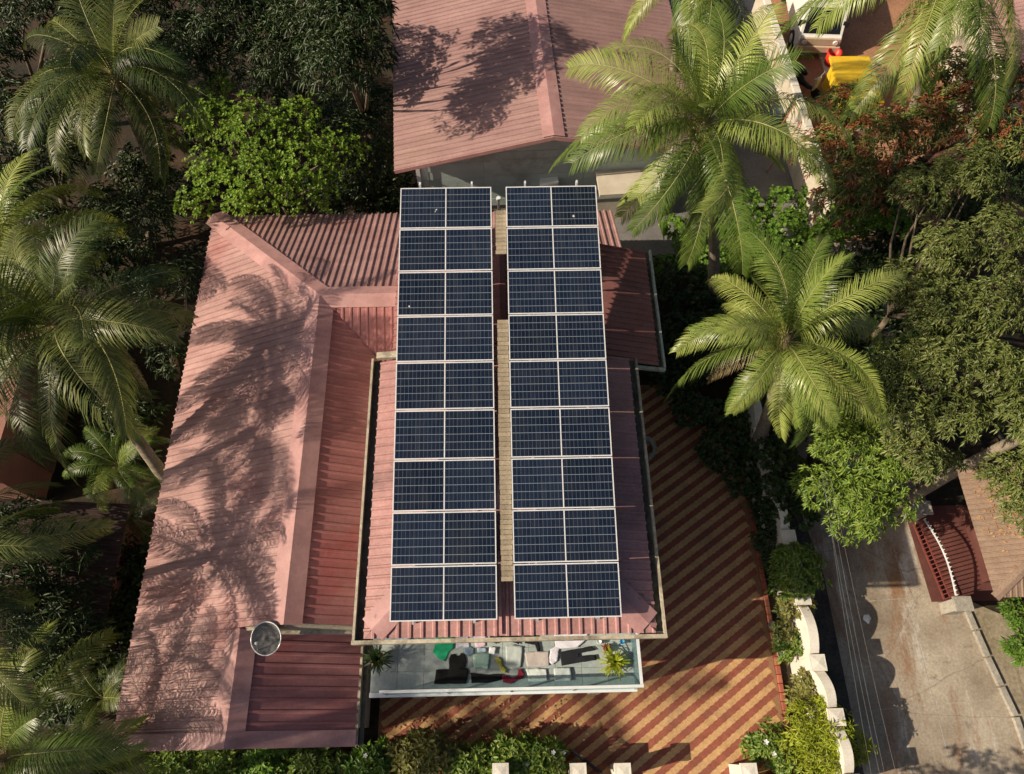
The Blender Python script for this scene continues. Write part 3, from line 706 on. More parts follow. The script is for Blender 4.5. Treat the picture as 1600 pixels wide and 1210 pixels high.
# ------------------------------------------------------------------ plants: leaf tools
def orth(D):
    a = np.where(np.abs(D[:, 2:3]) < .9, np.array([[0, 0, 1.0]]), np.array([[1.0, 0, 0]]))
    u = np.cross(D, a); u /= np.linalg.norm(u, axis=1, keepdims=True)
    return u, np.cross(u, D)

def leafquads(P, D, L, W, droop=.25, fold=.25):
    """folded pointed leaves: base, left, tip, right -> two triangles each"""
    n = len(P); L = np.broadcast_to(L, n)[:, None]; W = np.broadcast_to(W, n)[:, None]
    D = D/np.linalg.norm(D, axis=1, keepdims=True)
    S, Nn = orth(D)
    Nn = np.where(Nn[:, 2:3] < 0, -Nn, Nn)
    g = np.array([[0, 0, -1.0]])
    midp = P+D*L*.5+g*L*droop*.15
    V = np.stack([P, midp+S*W*.5+Nn*W*fold, P+D*L+g*L*droop, midp-S*W*.5+Nn*W*fold], 1).reshape(-1, 3)
    b = np.arange(n)[:, None]*4
    F = np.concatenate([b+np.array([[0, 1, 2]]), b+np.array([[0, 2, 3]])], 1).reshape(-1, 3)
    return V, F

def sphere_dirs(n, zmin=-.25):
    z = rng.uniform(zmin, 1, n); a = rng.uniform(0, 2*math.pi, n); r = np.sqrt(1-z*z)
    return np.stack([r*np.cos(a), r*np.sin(a), z], 1)

def crown(lobes, dens, k, L, W, droop=.3, inner=.35, lift=.35, zmin=-.3, jit=.12):
    """rosettes of k leaves over lumpy lobes (x,y,z,rx,ry,rz)"""
    Vs, Fs, nb = [], [], 0
    for (x, y, z, a, b, c) in lobes:
        area = 2*math.pi*((a*b+a*c+b*c)/3)
        n = max(4, int(area*dens)); ni = int(n*inner)
        d = sphere_dirs(n+ni, zmin)
        rad = np.concatenate([rng.normal(.97, jit, n), rng.uniform(.35, .85, ni)])
        sd = rng.uniform(0, 99)
        lump = np.array([mnoise.noise(Vector((q[0]*2.2+sd, q[1]*2.2, q[2]*2.2))) for q in d])
        rad = rad*(1+.34*lump)
        C = np.array([x, y, z])+d*rad[:, None]*np.array([a, b, c])
        out = d/np.array([a, b, c]); out /= np.linalg.norm(out, axis=1, keepdims=True)
        out = out*.8+np.array([0, 0, .45]); out /= np.linalg.norm(out, axis=1, keepdims=True)
        m = len(C); S, Nn = orth(out)
        th = (np.arange(k)*2.399)[None, :]+rng.uniform(0, 6.3, (m, 1))
        ll = lift+rng.normal(0, .22, (m, k))
        Dv = (S[:, None, :]*np.cos(th)[..., None]+Nn[:, None, :]*np.sin(th)[..., None])+out[:, None, :]*ll[..., None]
        sc_ = rng.uniform(.7, 1.2, (m, k))
        P = np.repeat(C[:, None, :], k, 1)+rng.normal(0, L*.12, (m, k, 3))
        V, F = leafquads(P.reshape(-1, 3), Dv.reshape(-1, 3), (L*sc_).ravel(), (W*sc_).ravel(), droop)
        Vs.append(V); Fs.append(F+nb); nb += len(V)
    return np.concatenate(Vs), np.concatenate(Fs)

def limbs(base, lobes, r0, fork=.45):
    mb = MB(); base = Vector(base); top = Vector((np.mean([l[0] for l in lobes]), np.mean([l[1] for l in lobes]), min(l[2] for l in lobes)))
    fk = base.lerp(top, fork)+Vector((rng.normal(0, .1), rng.normal(0, .1), 0))
    mb.tube([base-Vector((0, 0, .1)), base.lerp(fk, .5)+Vector((.06, -.05, 0)), fk], [r0*1.25, r0, r0*.8], 9)
    for l in lobes:
        e = Vector(l[:3]); m_ = fk.lerp(e, .5)+Vector((rng.normal(0, .15), rng.normal(0, .15), .2))
        mb.tube([fk, m_, e], [r0*.6, r0*.36, r0*.12], 6)
        for _ in range(4):
            d = Vector(sphere_dirs(1, .0)[0]); mb.tube([e.lerp(m_, .35), e+Vector((d.x*l[3], d.y*l[4], d.z*l[5]))*.8], [r0*.16, r0*.04], 5)
    return mb

def tree(name, label, cat, lobes, base, leaf, dens=22, k=8, L=.22, W=.06, r0=.14, group=None, young=None, **kw):
    t = empty(name, base, 0, label, cat, group)
    limbs(base, lobes, r0).build('trunk', M['bark'], t, True)
    V, F = crown(lobes, dens, k, L, W, **kw)
    link('crown', npmesh('crown', V, F, leaf), t, True)
    if young:
        V, F = crown([(x, y, z+.04, a*1.02, b*1.02, c*1.03) for x, y, z, a, b, c in lobes], young[0], k, L*.9, W, inner=0, **kw)
        link('young_leaves', npmesh('young_leaves', V, F, young[1]), t, True)
    return t

def lob(px, py, h, r, rz=.8):
    x, y = at(px, py, h); return (x, y, h, r*rng.uniform(.9, 1.1), r*rng.uniform(.9, 1.1), r*rz)

# ------------------------------------------------------------------ coconut palms
def frond_mesh(Ln, e0, e1, hang, mats, nl=100, lmax=.92, twist=0.0, seed=0, side=0.0):
    """pinnate frond along +X: e0/e1 start and end elevation, hang = how far leaflets droop"""
    r_ = np.random.default_rng(seed); ns = 26
    ts = np.linspace(0, 1, ns); el = e0+(e1-e0)*ts**1.15
    ds_ = Ln/(ns-1); yaw = side*ts**1.5
    dirs = np.stack([np.cos(el)*np.cos(yaw), np.cos(el)*np.sin(yaw), np.sin(el)], 1)
    pts = np.concatenate([[[0, 0, 0]], np.cumsum(dirs[:-1]*ds_, 0)])
    V, F, mi = [], [], []
    for i in range(ns):                                     # rachis: flat three sided
        d = dirs[i]; s = np.cross(d, [0, 0, 1.0]); s /= max(np.linalg.norm(s), 1e-6); n = np.cross(s, d)
        wd = .026*(1-ts[i])+.005
        V += [pts[i]+s*wd, pts[i]+n*wd*.7, pts[i]-s*wd]
    for i in range(ns-1):
        for a in range(3): F.append((3*i+a, 3*i+(a+1) % 3, 3*i+3+(a+1) % 3, 3*i+3+a)); mi.append(1)
    for sgn in (-1, 1):
        for q in range(nl):
            t = .10+.90*(q+r_.uniform(-.3, .3))/nl
            if r_.random() < .035: continue
            t = min(max(t, .08), .999); f_ = t*(ns-1); i = min(int(f_), ns-2); p = pts[i]+(pts[i+1]-pts[i])*(f_-i); d = dirs[i]
            s = np.cross(d, [0, 0, 1.0]); s /= max(np.linalg.norm(s), 1e-6); n = np.cross(s, d)
            tw = twist*(t-.2); s2 = s*math.cos(tw)+n*math.sin(tw)
            ln = lmax*(.45+.55*math.sin(min(1, (t+.12)/.62)*math.pi/2)) if t < .5 else lmax*(1-.62*((t-.5)/.5)**1.6)
            ln *= r_.uniform(.86, 1.08)
            fwd = .38+.7*t+r_.normal(0, .09)
            a = s2*sgn+d*fwd+n*(.22+r_.normal(0, .06)); a /= np.linalg.norm(a)
            h = hang*r_.uniform(.75, 1.25)
            b = a+np.array([0, 0, -1.0])*h; b /= np.linalg.norm(b)
            c = b+np.array([0, 0, -1.0])*h*1.3; c /= np.linalg.norm(c)
            p1 = p+a*ln*.33; p2 = p1+b*ln*.35; p3 = p2+c*ln*.32
            wdv = np.cross(a, n); wdv /= max(np.linalg.norm(wdv), 1e-6)
            w0, w1, w2 = .007, .0118, .009
            o = len(V)
            V += [p+wdv*w0, p-wdv*w0, p1+wdv*w1, p1-wdv*w1, p2+wdv*w2, p2-wdv*w2, p3, p3+wdv*.001]
            F += [(o, o+1, o+3, o+2), (o+2, o+3, o+5, o+4), (o+4, o+5, o+7, o+6)]; mi += [0, 0, 0]
    return npmesh('frond', np.array(V), np.array(F), mats, midx=mi)

FR = {}
def frondset(key, leaf):
    mats = [leaf, M['rachis']]; s = []
    #          length  e0      e1      hang
    spec = [(3.1, R(82), R(42), .14), (3.7, R(68), R(-12), .30), (4.0, R(58), R(-42), .48), (4.1, R(48), R(-58), .62),
            (4.1, R(34), R(-66), .78), (3.9, R(16), R(-74), .95), (3.7, R(-8), R(-76), 1.1), (3.4, R(-30), R(-82), 1.3)]
    for i, (l, a, b, h) in enumerate(spec):
        for v in range(2):
            s.append(frond_mesh(l, a, b, h, mats, twist=rng.uniform(-1.1, 1.1), seed=i*7+v+len(key), side=rng.uniform(-.6, .6)))
    FR[key] = s
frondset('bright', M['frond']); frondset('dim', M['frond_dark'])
dry_me = [frond_mesh(3.2, R(-30), R(-86), .9, [M['frond_dry'], M['fibre']], seed=91, nl=50, lmax=.6), frond_mesh(3.0, R(-10), R(-80), .8, [M['frond_dry'], M['fibre']], seed=92, nl=50, lmax=.6)]

nut_me = MB().lathe([(.001, -.13), (.07, -.105), (.105, -.03), (.10, .04), (.06, .11), (.001, .14)], n=12).mesh('coconut', M['coconut'], True)
def palm(label, crown_p, base, size=1.0, n=24, key='bright', nuts=0, dry=1, az0=0.0, group='coconut palms', full=True, spin=None, azs=None):
    c = Vector(crown_p); b = Vector(base)
    p = empty('coconut_palm', b, 0, label, 'palm tree', group)
    mid_ = b.lerp(c, .5)+Vector(((c.x-b.x)*-.12, (c.y-b.y)*-.12, .0))
    mb = MB(); nn = 22; pts, rad = [], []
    for i in range(nn+1):
        t = i/nn; q = b.lerp(mid_, t).lerp(mid_.lerp(c, t), t)
        pts.append(q-Vector((0, 0, .15 if i == 0 else 0))); rad.append((.19-.085*t+(.10*(1-t)**6))*(1+.05*(i % 2)))
    mb.tube(pts, rad, 11); mb.build('trunk', M['trunk'], p, True)
    mb = MB().lathe([(.1, -.5), (.17, -.3), (.18, -.1), (.10, .1), (.03, .3)], c, 12); mb.build('crown_shaft', M['fibre'], p, True)
    for i in range(n):
        f = (i+.5)/n
        lvl = min(7, int(8*f**.85)); me = FR[key][lvl*2+int(rng.integers(0, 2))]
        o = link('frond', me, p, False)
        az = az0+i*2.39996+rng.normal(0, .24)
        s = size*rng.uniform(.74, 1.1)*(1.0 if lvl else .9)
        loc = c+Vector((math.cos(az)*.1, math.sin(az)*.1, .12-.25*f))
        o.matrix_parent_inverse = pmat(p).inverted()
        o.location = loc; o.rotation_euler = (rng.normal(0, .38), rng.normal(0, .17), az); o.scale = (s, s, s)
    for i in range(dry):
        az = rng.uniform(0, 6.28); o = link('frond', dry_me[i % 2], p); o['label'] = 'dry brown hanging frond'
        o.matrix_parent_inverse = pmat(p).inverted(); o.location = c+Vector((math.cos(az)*.12, math.sin(az)*.12, -.2)); o.rotation_euler = (0, 0, az); o.scale = (size*.85,)*3
    for i in range(nuts):
        az = rng.uniform(0, 6.28); o = link('coconut', nut_me, p); o.matrix_parent_inverse = pmat(p).inverted()
        rr = rng.uniform(.18, .38); o.location = c+Vector((math.cos(az)*rr, math.sin(az)*rr, -.12-rng.uniform(0, .3))); o.rotation_euler = (rng.normal(0, .3), rng.normal(0, .3), 0)
    return p

cF = at3(1100, 195, 9.0)
palm('tall bright coconut palm with yellow coconuts right of the panels', cF, (7.2, 13.1, 0), .92, 33, 'bright', nuts=12, dry=2, az0=.4)
cG = at3(1228, 532, 6.9)
palm('bright coconut palm rising over the garden wall and striped patio', cG, (7.75, 7.9, 0), .76, 34, 'bright', nuts=5, dry=2, az0=1.1)
cH = at3(1478, -45, 9.2)
palm('coconut palm at the top right corner with long hanging fronds', cH, (13.6, 16.4, 0), 1.12, 30, 'bright', nuts=0, dry=1, az0=.2)
cI = at3(1085, -75, 8.6)
palm('coconut palm at the top edge behind the tall bright palm', cI, (6.2, 20.6, 0), 1.0, 24, 'bright', dry=1, az0=2.0)
cA = at3(180, 120, 5.2)
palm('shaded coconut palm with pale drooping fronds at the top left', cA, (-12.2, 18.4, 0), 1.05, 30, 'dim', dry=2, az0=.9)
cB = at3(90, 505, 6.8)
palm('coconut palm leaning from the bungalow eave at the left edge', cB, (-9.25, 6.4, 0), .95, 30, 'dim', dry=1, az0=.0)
cB2 = at3(4, 395, 4.0)
palm('coconut palm half cut off by the left edge, upper of the two', cB2, (-15.0, 13.0, 0), 1.0, 26, 'bright', dry=0, az0=1.7)
cC = at3(8, 1185, 4.6)
palm('coconut palm at the bottom left corner with yellow green fronds', cC, (-11.0, -.4, 0), .82, 22, 'bright', dry=0, az0=.6)
cE = at3(-105, 900, 6.6)
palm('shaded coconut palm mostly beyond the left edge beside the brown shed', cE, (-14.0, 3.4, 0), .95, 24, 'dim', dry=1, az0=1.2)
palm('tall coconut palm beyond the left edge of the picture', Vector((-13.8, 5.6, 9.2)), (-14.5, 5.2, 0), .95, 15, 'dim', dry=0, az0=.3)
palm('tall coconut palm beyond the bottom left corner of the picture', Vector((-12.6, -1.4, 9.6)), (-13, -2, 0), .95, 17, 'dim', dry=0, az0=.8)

# ------------------------------------------------------------------ broadleaf trees
# bright loose tree at the bungalow's far corner
bl = [lob(330, 190, 4.6, .7), lob(390, 200, 4.9, .8), lob(460, 190, 4.6, .7), lob(330, 270, 4.3, .75), lob(400, 275, 4.5, .8), lob(470, 250, 4.4, .8), lob(530, 240, 3.9, .7),
      lob(345, 130, 4.8, .45), lob(300, 320, 3.8, .5), lob(380, 320, 4.0, .55), lob(450, 310, 3.9, .5), lob(510, 300, 3.5, .5)]
tree('bright_tree', 'bright green loose crowned tree overhanging the bungalow roof corner', 'tree', bl, (-7.6, 17.4, 0), M['bright_leaf'], 55, 7, .095, .07, .10, inner=.25, lift=.5, jit=.2, droop=.15)
dark = [('dense dark tree at the top edge left of the gabled house', [(545, 30, 7.6, 1.1), (525, 100, 7.0, 1.0), (570, 90, 6.6, .8), (570, -30, 8.0, 1.1), (520, -40, 8.0, 1.1)], (-4.4, 19.6, 0)),
        ('dark narrow leaved tree in the middle of the left wood', [(470, 20, 6.2, 1.1), (430, 80, 5.6, 1.0), (500, 90, 5.6, .9), (400, 20, 6.0, 1.0)], (-7.2, 21.0, 0)),
        ('dark tree behind the shaded palm at the top left', [(340, 10, 6.3, 1.1), (300, 70, 5.5, 1.0), (360, 90, 5.2, .9), (250, -10, 6.0, 1.0)], (-10.2, 22.0, 0)),
        ('dark shaded tree at the left edge under the first palm', [(30, 180, 4.5, 1.1), (90, 240, 3.8, 1.0), (20, 270, 4.0, 1.0), (130, 190, 3.5, .9)], (-15.5, 17.0, 0)),
        ('low dark tree beside the gabled house corner', [(560, 210, 3.2, .8), (600, 250, 2.8, .6), (560, 280, 2.4, .6), (585, 160, 3.4, .7)], (-4.9, 18.2, 0)),
        ('dark bushy tree between the palms and the bungalow eave', [(250, 450, 2.6, .7), (290, 430, 2.8, .5), (230, 520, 2.4, .6), (265, 560, 2.2, .5)], (-10.6, 11.0, 0)),
        ('dark understorey tree below the bright tree', [(220, 350, 2.0, 1.0), (260, 300, 2.2, .9), (170, 330, 1.8, .9)], (-12.6, 16.2, 0)),
        ('added dark broadleaf tree that darkens the brown shed roof', [(40, 830, 3.2, .8), (95, 870, 2.9, .75), (30, 920, 3.0, .8), (100, 950, 2.7, .7), (60, 1000, 2.6, .7), (120, 1000, 2.2, .5)], (-13.4, 3.9, 0)),  # added tree, keeps the shed roof from looking sunlit
        ('dark tree at the top left corner', [(40, 20, 5.6, 1.1), (110, 0, 5.8, 1.0), (-20, 90, 5.2, 1.0)], (-18.0, 22.0, 0))]
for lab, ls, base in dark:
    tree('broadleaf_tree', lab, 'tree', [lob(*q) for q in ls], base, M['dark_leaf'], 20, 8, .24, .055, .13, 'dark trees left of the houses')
# mango trees at the right
mg = [('olive green mango tree spreading over the road at the right', [(1440, 300, 6.0, .85), (1520, 270, 6.4, .9), (1480, 390, 6.6, .9), (1410, 450, 5.8, .85), (1560, 380, 6.6, .95), (1470, 480, 6.4, .9), (1550, 480, 6.6, .9)], (11.9, 11.6, 0), 'mango'),
      ('mango tree with clumped olive crown above the grey road', [(1400, 560, 5.6, .8), (1480, 570, 6.2, .85), (1560, 580, 6.4, .85), (1430, 650, 5.4, .75), (1500, 650, 5.8, .75), (1370, 620, 5.0, .7), (1440, 720, 5.2, .62), (1600, 650, 6.2, .8)], (12.6, 9.4, 0), 'mango'),
      ('small dark green tree overhanging the shaded road', [(1320, 700, 3.8, .9), (1350, 780, 3.6, .8), (1290, 760, 3.2, .8), (1385, 730, 4.0, .75), (1300, 640, 3.6, .9), (1350, 630, 4.0, .9), (1320, 820, 2.8, .6), (1400, 790, 3.4, .55)], (9.0, 7.9, 0), 'shrub'),
      ('olive bush at the right edge beside the brown roof', [(1590, 740, 4.6, .7), (1600, 800, 4.4, .6), (1625, 690, 5.0, .8)], (15.6, 8.6, 0), 'mango')]
for lab, ls, base, mk in mg:
    lb = [lob(a, b, h, r*.74) for a, b, h, r in ls]
    for a, b, h, r in ls:
        for _ in range(2): lb.append(lob(a+rng.uniform(-48, 48), b+rng.uniform(-42, 42), h-rng.uniform(.1, 1.0), r*rng.uniform(.34, .52)))
    tree('mango_tree', lab, 'tree', lb, base, M[mk], 42, 10, .155, .042, .10, 'mango trees along the road', lift=.45, jit=.13)
rd_ = [('mango tree with red brown young leaves beside the dirt yard', [(1320, 170, 5.0, .75), (1290, 240, 4.6, .75), (1370, 220, 5.2, .85), (1340, 290, 4.6, .85), (1300, 320, 4.0, .6)], (12.4, 18.2, 0)),
       ('mango tree with rusty young leaves at the top right', [(1440, 200, 5.2, .8), (1510, 180, 5.4, .85), (1560, 130, 5.4, .8), (1480, 120, 5.6, .8), (1570, 210, 5.0, .8)], (15.4, 19.2, 0))]
for lab, ls, base in rd_:
    tree('mango_tree', lab, 'tree', [lob(*q) for q in ls], base, M['mango'], 26, 9, .19, .052, .14, 'mango trees with red young leaves', young=(16, M['red_leaf']))
tree('dark_tree', 'dark shaded tree under the red leaved mango trees', 'tree', [lob(1350, 320, 2.6, .9), lob(1420, 290, 2.8, 1.0), lob(1480, 300, 2.6, .9), lob(1560, 280, 3.2, 1.0)], (13.6, 16.0, 0), M['dark_leaf'], 18, 8, .24, .06, .12)
# leafy climbers
vn = [('dark hanging creeper over the shaded end of the white wall', [(1225, 760, 1.7, .5), (1215, 720, 1.7, .6), (1245, 800, 1.6, .45), (1210, 800, 1.0, .5)], (7.6, 6.4, 0), 'dark_leaf'),
      ('bright climber clump beside the tall palm trunk', [(1180, 385, 1.8, .8), (1120, 425, 1.5, .8), (1230, 370, 2.0, .8), (1200, 430, 1.6, .8), (1260, 410, 1.8, .7), (1130, 370, 1.4, .6), (1080, 395, 1.2, .6), (1040, 420, 1.1, .5), (1170, 335, 1.5, .7), (1230, 320, 1.6, .6), (1060, 360, .9, .5)], (7.4, 12.4, 0), 'vine_leaf'),
      ('bright round leaved vine on the post right of the palms', [(1320, 345, 2.8, .6), (1375, 335, 3.0, .55), (1290, 370, 2.5, .5), (1400, 350, 3.0, .4)], (11.0, 13.6, 0), 'vine_leaf'),
      ('dark leafy shrub against the dark red side roof', [(1070, 450, 1.5, .8), (1060, 530, 1.3, .8), (1110, 500, 1.2, .8), (1150, 470, 1.3, .8), (1100, 560, 1.0, .7), (1050, 590, .9, .6)], (5.9, 11.2, 0), 'dark_leaf'),
      ('shaded shrub between the wall and the second palm', [(1180, 700, .9, .6), (1130, 660, .8, .6), (1190, 620, 1.0, .8), (1250, 640, 1.2, .8), (1230, 560, 1.2, .8), (1180, 550, 1.0, .8), (1120, 710, .7, .5), (1160, 745, .7, .5), (1080, 640, .7, .55), (1190, 760, .7, .5)], (7.2, 8.8, 0), 'dark_leaf')]  # last lobes are added foliage, deepening the shade on the upper patio
for lab, ls, base, mk in vn:
    tree('climber_shrub', lab, 'shrub', [lob(*q) for q in ls], base, M[mk], 34, 6, .15, .12, .05, 'leafy shrubs in the garden', lift=.5, droop=.2)
# shrubs along the garden wall and at the bottom
sh = [('shrub in the wall bed beside the shaded patio', [(1205, 800, .7, .4), (1205, 850, .7, .45), (1215, 880, .8, .35)], M['dark_leaf'], .17, .05),
      ('shrub growing over the white wall at its shaded end', [(1235, 880, 1.6, .50), (1252, 905, 1.5, .45), (1225, 905, 1.1, .4), (1262, 880, 1.4, .35)], M['shrub'], .16, .06),
      ('yellow green shrub in the bed beside the white wall', [(1232, 950, 1.0, .32), (1255, 945, 1.3, .28), (1225, 990, .8, .28)], M['olive'], .15, .07),
      ('dark green shrub with round gap beside the wall pillar', [(1250, 1005, .9, .26), (1228, 1012, .6, .3)], M['shrub'], .14, .06),
      ('small variegated shrub below the wall pillar', [(1255, 1060, .9, .25), (1245, 1090, .8, .25), (1265, 1085, 1.0, .2)], M['olive'], .15, .07),
      ('lime yellow feathery bush at the bottom of the wall', [(1255, 1130, 1.2, .42), (1300, 1140, 1.3, .42), (1275, 1180, 1.1, .42), (1240, 1170, .9, .38), (1310, 1185, 1.0, .4), (1335, 1165, 1.0, .35), (1290, 1105, 1.2, .3)], M['lime'], .17, .035),
      ('green bush with a white flower beside the gate pillar', [(1205, 1165, .8, .4), (1180, 1170, .7, .3), (1225, 1185, .8, .3)], M['shrub'], .14, .07)]
for lab, ls, m_, l_, w_ in sh:
    lb = [lob(*q) for q in ls]; b_ = (lb[0][0], lb[0][1], 0)
    t = tree('garden_shrub', lab, 'shrub', lb, b_, m_, 60, 8, l_, w_, .03, 'shrubs in the wall bed')
hedge = [(275, 1185, .45, 'shrub', 'first bush of the bottom hedge, under the bungalow corner'), (345, 1190, .5, 'shrub', 'bush below the bungalow ridge in the bottom hedge'), (415, 1188, .45, 'vine_leaf', 'bright bush below the dish in the bottom hedge'),
         (490, 1192, .5, 'shrub', 'bush at the right end of the bungalow in the bottom hedge'), (580, 1190, .45, 'vine_leaf', 'bush with white flowers just right of the bungalow corner'), (660, 1180, .55, 'olive', 'tall yellow green bush in the bottom hedge below the balcony'),
         (735, 1190, .45, 'shrub', 'dark bush below the middle of the balcony'), (800, 1180, .5, 'shrub', 'bush right of the dark bush in the bottom hedge'), (850, 1185, .45, 'shrub', 'last bush of the bottom hedge, with white flowers')]
fl_me = None
def flowers(parent, lobes, n, s=.06):
    for i in range(n):
        l = lobes[int(rng.integers(0, len(lobes)))]; d = sphere_dirs(1, .4)[0]
        c = Vector((l[0]+d[0]*l[3]*1.05, l[1]+d[1]*l[4]*1.05, l[2]+d[2]*l[5]*1.1+.03)); mb = MB()
        for q in range(5):
            a = q*2*math.pi/5; u = Vector((math.cos(a), math.sin(a), .25)); v = Vector((-math.sin(a), math.cos(a), 0))
            mb.add([c, c+u*s*.6+v*s*.38, c+u*s*1.1, c+u*s*.6-v*s*.38], [(0, 1, 2, 3)])
        mb.build('flower', M['petal'], parent)
for px, py, r, mk, lab in hedge:
    h = .75 if mk != 'olive' else 1.0
    lb = [lob(px-18, py+6, h*.75, r*.8), lob(px+16, py, h*.8, r*.8), lob(px, py-6, h, r*.75)]
    t = tree('hedge_bush', lab, 'shrub', lb, (lb[2][0], lb[2][1], 0), M[mk], 42, 7, .19, .075, .03, 'bushes of the bottom hedge', lift=.6)
    if 'white flower' in lab: flowers(t, lb, 5)
wf = [o for o in col.objects if o.get('label') == 'green bush with a white flower beside the gate pillar'][0]
flowers(wf, [lob(1205, 1165, .85, .3)], 3, .07)
# areca and young palms at the left
def areca(label, c, n, Ln, key, size):
    p = empty('young_palm', (c[0], c[1], 0), 0, label, 'palm', 'young palms in the left wood')
    mb = MB()
    for i in range(3): mb.tube([(c[0]+rng.normal(0, .12), c[1]+rng.normal(0, .12), -.05), (c[0]+rng.normal(0, .1), c[1]+rng.normal(0, .1), c[2])], [.05, .04], 7)
    mb.build('trunk', M['trunk'], p)
    for i in range(n):
        lvl = [1, 2, 2, 3, 3, 4, 5][i % 7]; o = link('frond', FR[key][lvl*2+i % 2], p); o.matrix_parent_inverse = pmat(p).inverted()
        o.location = (c[0], c[1], c[2]); o.rotation_euler = (0, 0, i*2.4+rng.normal(0, .2)); o.scale = (size,)*3
    return p
x, y = at(175, 720, 2.3); areca('young green palm between the left palms and the bungalow', (x, y, 1.9), 11, 2, 'bright', .42)
x, y = at(190, 800, 1.8); areca('small dark palm in the gap beside the bungalow eave', (x, y, 1.3), 9, 2, 'dim', .42)
x, y = at(150, 1090, 1.6); areca('young palm in the dark gap at the bottom left', (x, y, 1.2), 9, 2, 'dim', .45)

# ------------------------------------------------------------------ white garden wall with arched bays
gw = empty('garden_wall', (7.9, 3.5, 0), 0, 'white garden wall with arched bays along the road', 'wall')
wp = [(7.50, 9.6), (7.55, 8.0), (7.62, 6.35), (7.78, 4.95), (7.85, 3.35), (7.92, 1.72), (8.12, .45), (8.2, -1.0)]
for i, (a, b) in enumerate(zip(wp[:-1], wp[1:])):
    A, B = Vector((*a, 0)), Vector((*b, 0)); d = (B-A); L_ = d.length; d.normalize(); s = Vector((-d.y, d.x, 0))
    n = 14; f, g_, h_ = [], [], []
    for q in range(n+1):
        t = q/n; p = A+d*(.14+(L_-.28)*t); z = 1.28+.38*math.sin(math.pi*t)**.7
        f.append((p, z))
    mb = MB(); base = len(mb.v)
    for p, z in f:
        for sx, zz in ((-.07, 0), (.07, 0), (.07, z), (-.07, z)): mb.v.append(tuple(p+s*sx+Vector((0, 0, zz))))
    for q in range(n):
        o = q*4
        for a_, b_ in ((0, 3), (3, 2), (2, 1)): mb.f.append((o+a_, o+b_, o+4+b_, o+4+a_)); mb.m.append(0)
    mb.f += [(0, 1, 2, 3), (n*4+3, n*4+2, n*4+1, n*4)]; mb.m += [0, 0]
    wl = mb.build('wall_panel', M['white_wall'], gw)
    mb = MB()
    for p, z in f:
        for sx, zz in ((-.12, z), (.12, z), (.12, z+.06), (-.12, z+.06)): mb.v.append(tuple(p+s*sx+Vector((0, 0, zz))))
    for q in range(n):
        o = q*4
        for a_, b_ in ((0, 3), (3, 2), (2, 1), (1, 0)): mb.f.append((o+a_, o+b_, o+4+b_, o+4+a_)); mb.m.append(0)
    mb.f += [(0, 1, 2, 3), (n*4+3, n*4+2, n*4+1, n*4)]; mb.m += [0, 0]
    mb.build('coping', M['white_wall'], gw)
for a in wp:
    pr = MB().box(a[0]-.15, a[0]+.15, a[1]-.15, a[1]+.15, 0, 1.5).build('pillar', M['white_wall'], gw, bevel=.01)
    MB().box(a[0]-.20, a[0]+.20, a[1]-.20, a[1]+.20, 1.5, 1.58).add(
        [(a[0]-.17, a[1]-.17, 1.58), (a[0]+.17, a[1]-.17, 1.58), (a[0]+.17, a[1]+.17, 1.58), (a[0]-.17, a[1]+.17, 1.58), (*a, 1.61)],
        [(0, 1, 4), (1, 2, 4), (2, 3, 4), (3, 0, 4)]).build('pillar_cap', M['white_wall'], gw)
# brick edging of the planting bed
be = empty('bed_edging', (7.36, 3, 0), 0, 'low red brick edging along the planting bed', 'edging')
y = -.9
while y < 7.4:
    MB().box(7.33, 7.44, y, y+.21, 0, .14+rng.uniform(-.012, .012)).build('brick', M['brick'], be, bevel=.006); y += .225
def pot(name, label, c, r, h, mat, plant=None, group=None, n=22, L=.3, z0=0.0, wid=.03):
    p = empty(name, (c[0], c[1], z0), 0, label, 'potted plant' if plant else 'pot', group)
    MB().lathe([(.001, z0+.002), (r*.72, z0+.002), (r*.95, z0+h*.8), (r*1.05, z0+h*.82), (r*1.05, z0+h), (r*.9, z0+h), (r*.86, z0+h*.86), (.001, z0+h*.84)], (c[0], c[1], 0), 20).build('pot', mat, p, True)
    if plant:
        mb = MB()
        for i in range(n):
            a = i*2.4+rng.normal(0, .2); e = rng.uniform(.15, 1.35); ln = L*rng.uniform(.75, 1.1)
            d = Vector((math.cos(a)*math.cos(e), math.sin(a)*math.cos(e), math.sin(e))); s = Vector((-math.sin(a), math.cos(a), 0))
            b = Vector((c[0], c[1], z0+h*.85)); p1 = b+d*ln*.5; p2 = p1+(d+Vector((0, 0, -.5))).normalized()*ln*.35; p3 = p2+(d+Vector((0, 0, -1.2))).normalized()*ln*.25
            mb.add([b+s*wid*.3, b-s*wid*.3, p1+s*wid*.5, p1-s*wid*.5, p2+s*wid*.4, p2-s*wid*.4, p3], [(0, 1, 3, 2), (2, 3, 5, 4), (4, 5, 6)])
        mb.build('foliage', plant, p)
    return p
for px, py, lab in ((1208, 978, 'empty round pot ring beside the patio edge, upper one'), (1222, 1022, 'round pot ring beside the patio edge, near the wall pillar')):
    x, y = at(px, py, .2); pot('flower_pot', lab, (x, y), .12, .2, M['kerb'], None, 'pots beside the patio')
x, y = at(962, 1034, BZ+.4); pot('potted_plant', 'spiky yellow green potted plant at the right end of the balcony', (x, y), .17, .26, M['terra'], M['lime'], 'potted plants on the balcony', 60, .42, BZ+.002, .035)
x, y = at(949, 1013, BZ+.2); pot('potted_plant', 'small reddish brown potted plant behind the spiky one on the balcony', (x, y), .09, .14, M['terra'], M['red_leaf'], 'potted plants on the balcony', 24, .16, BZ+.002, .03)
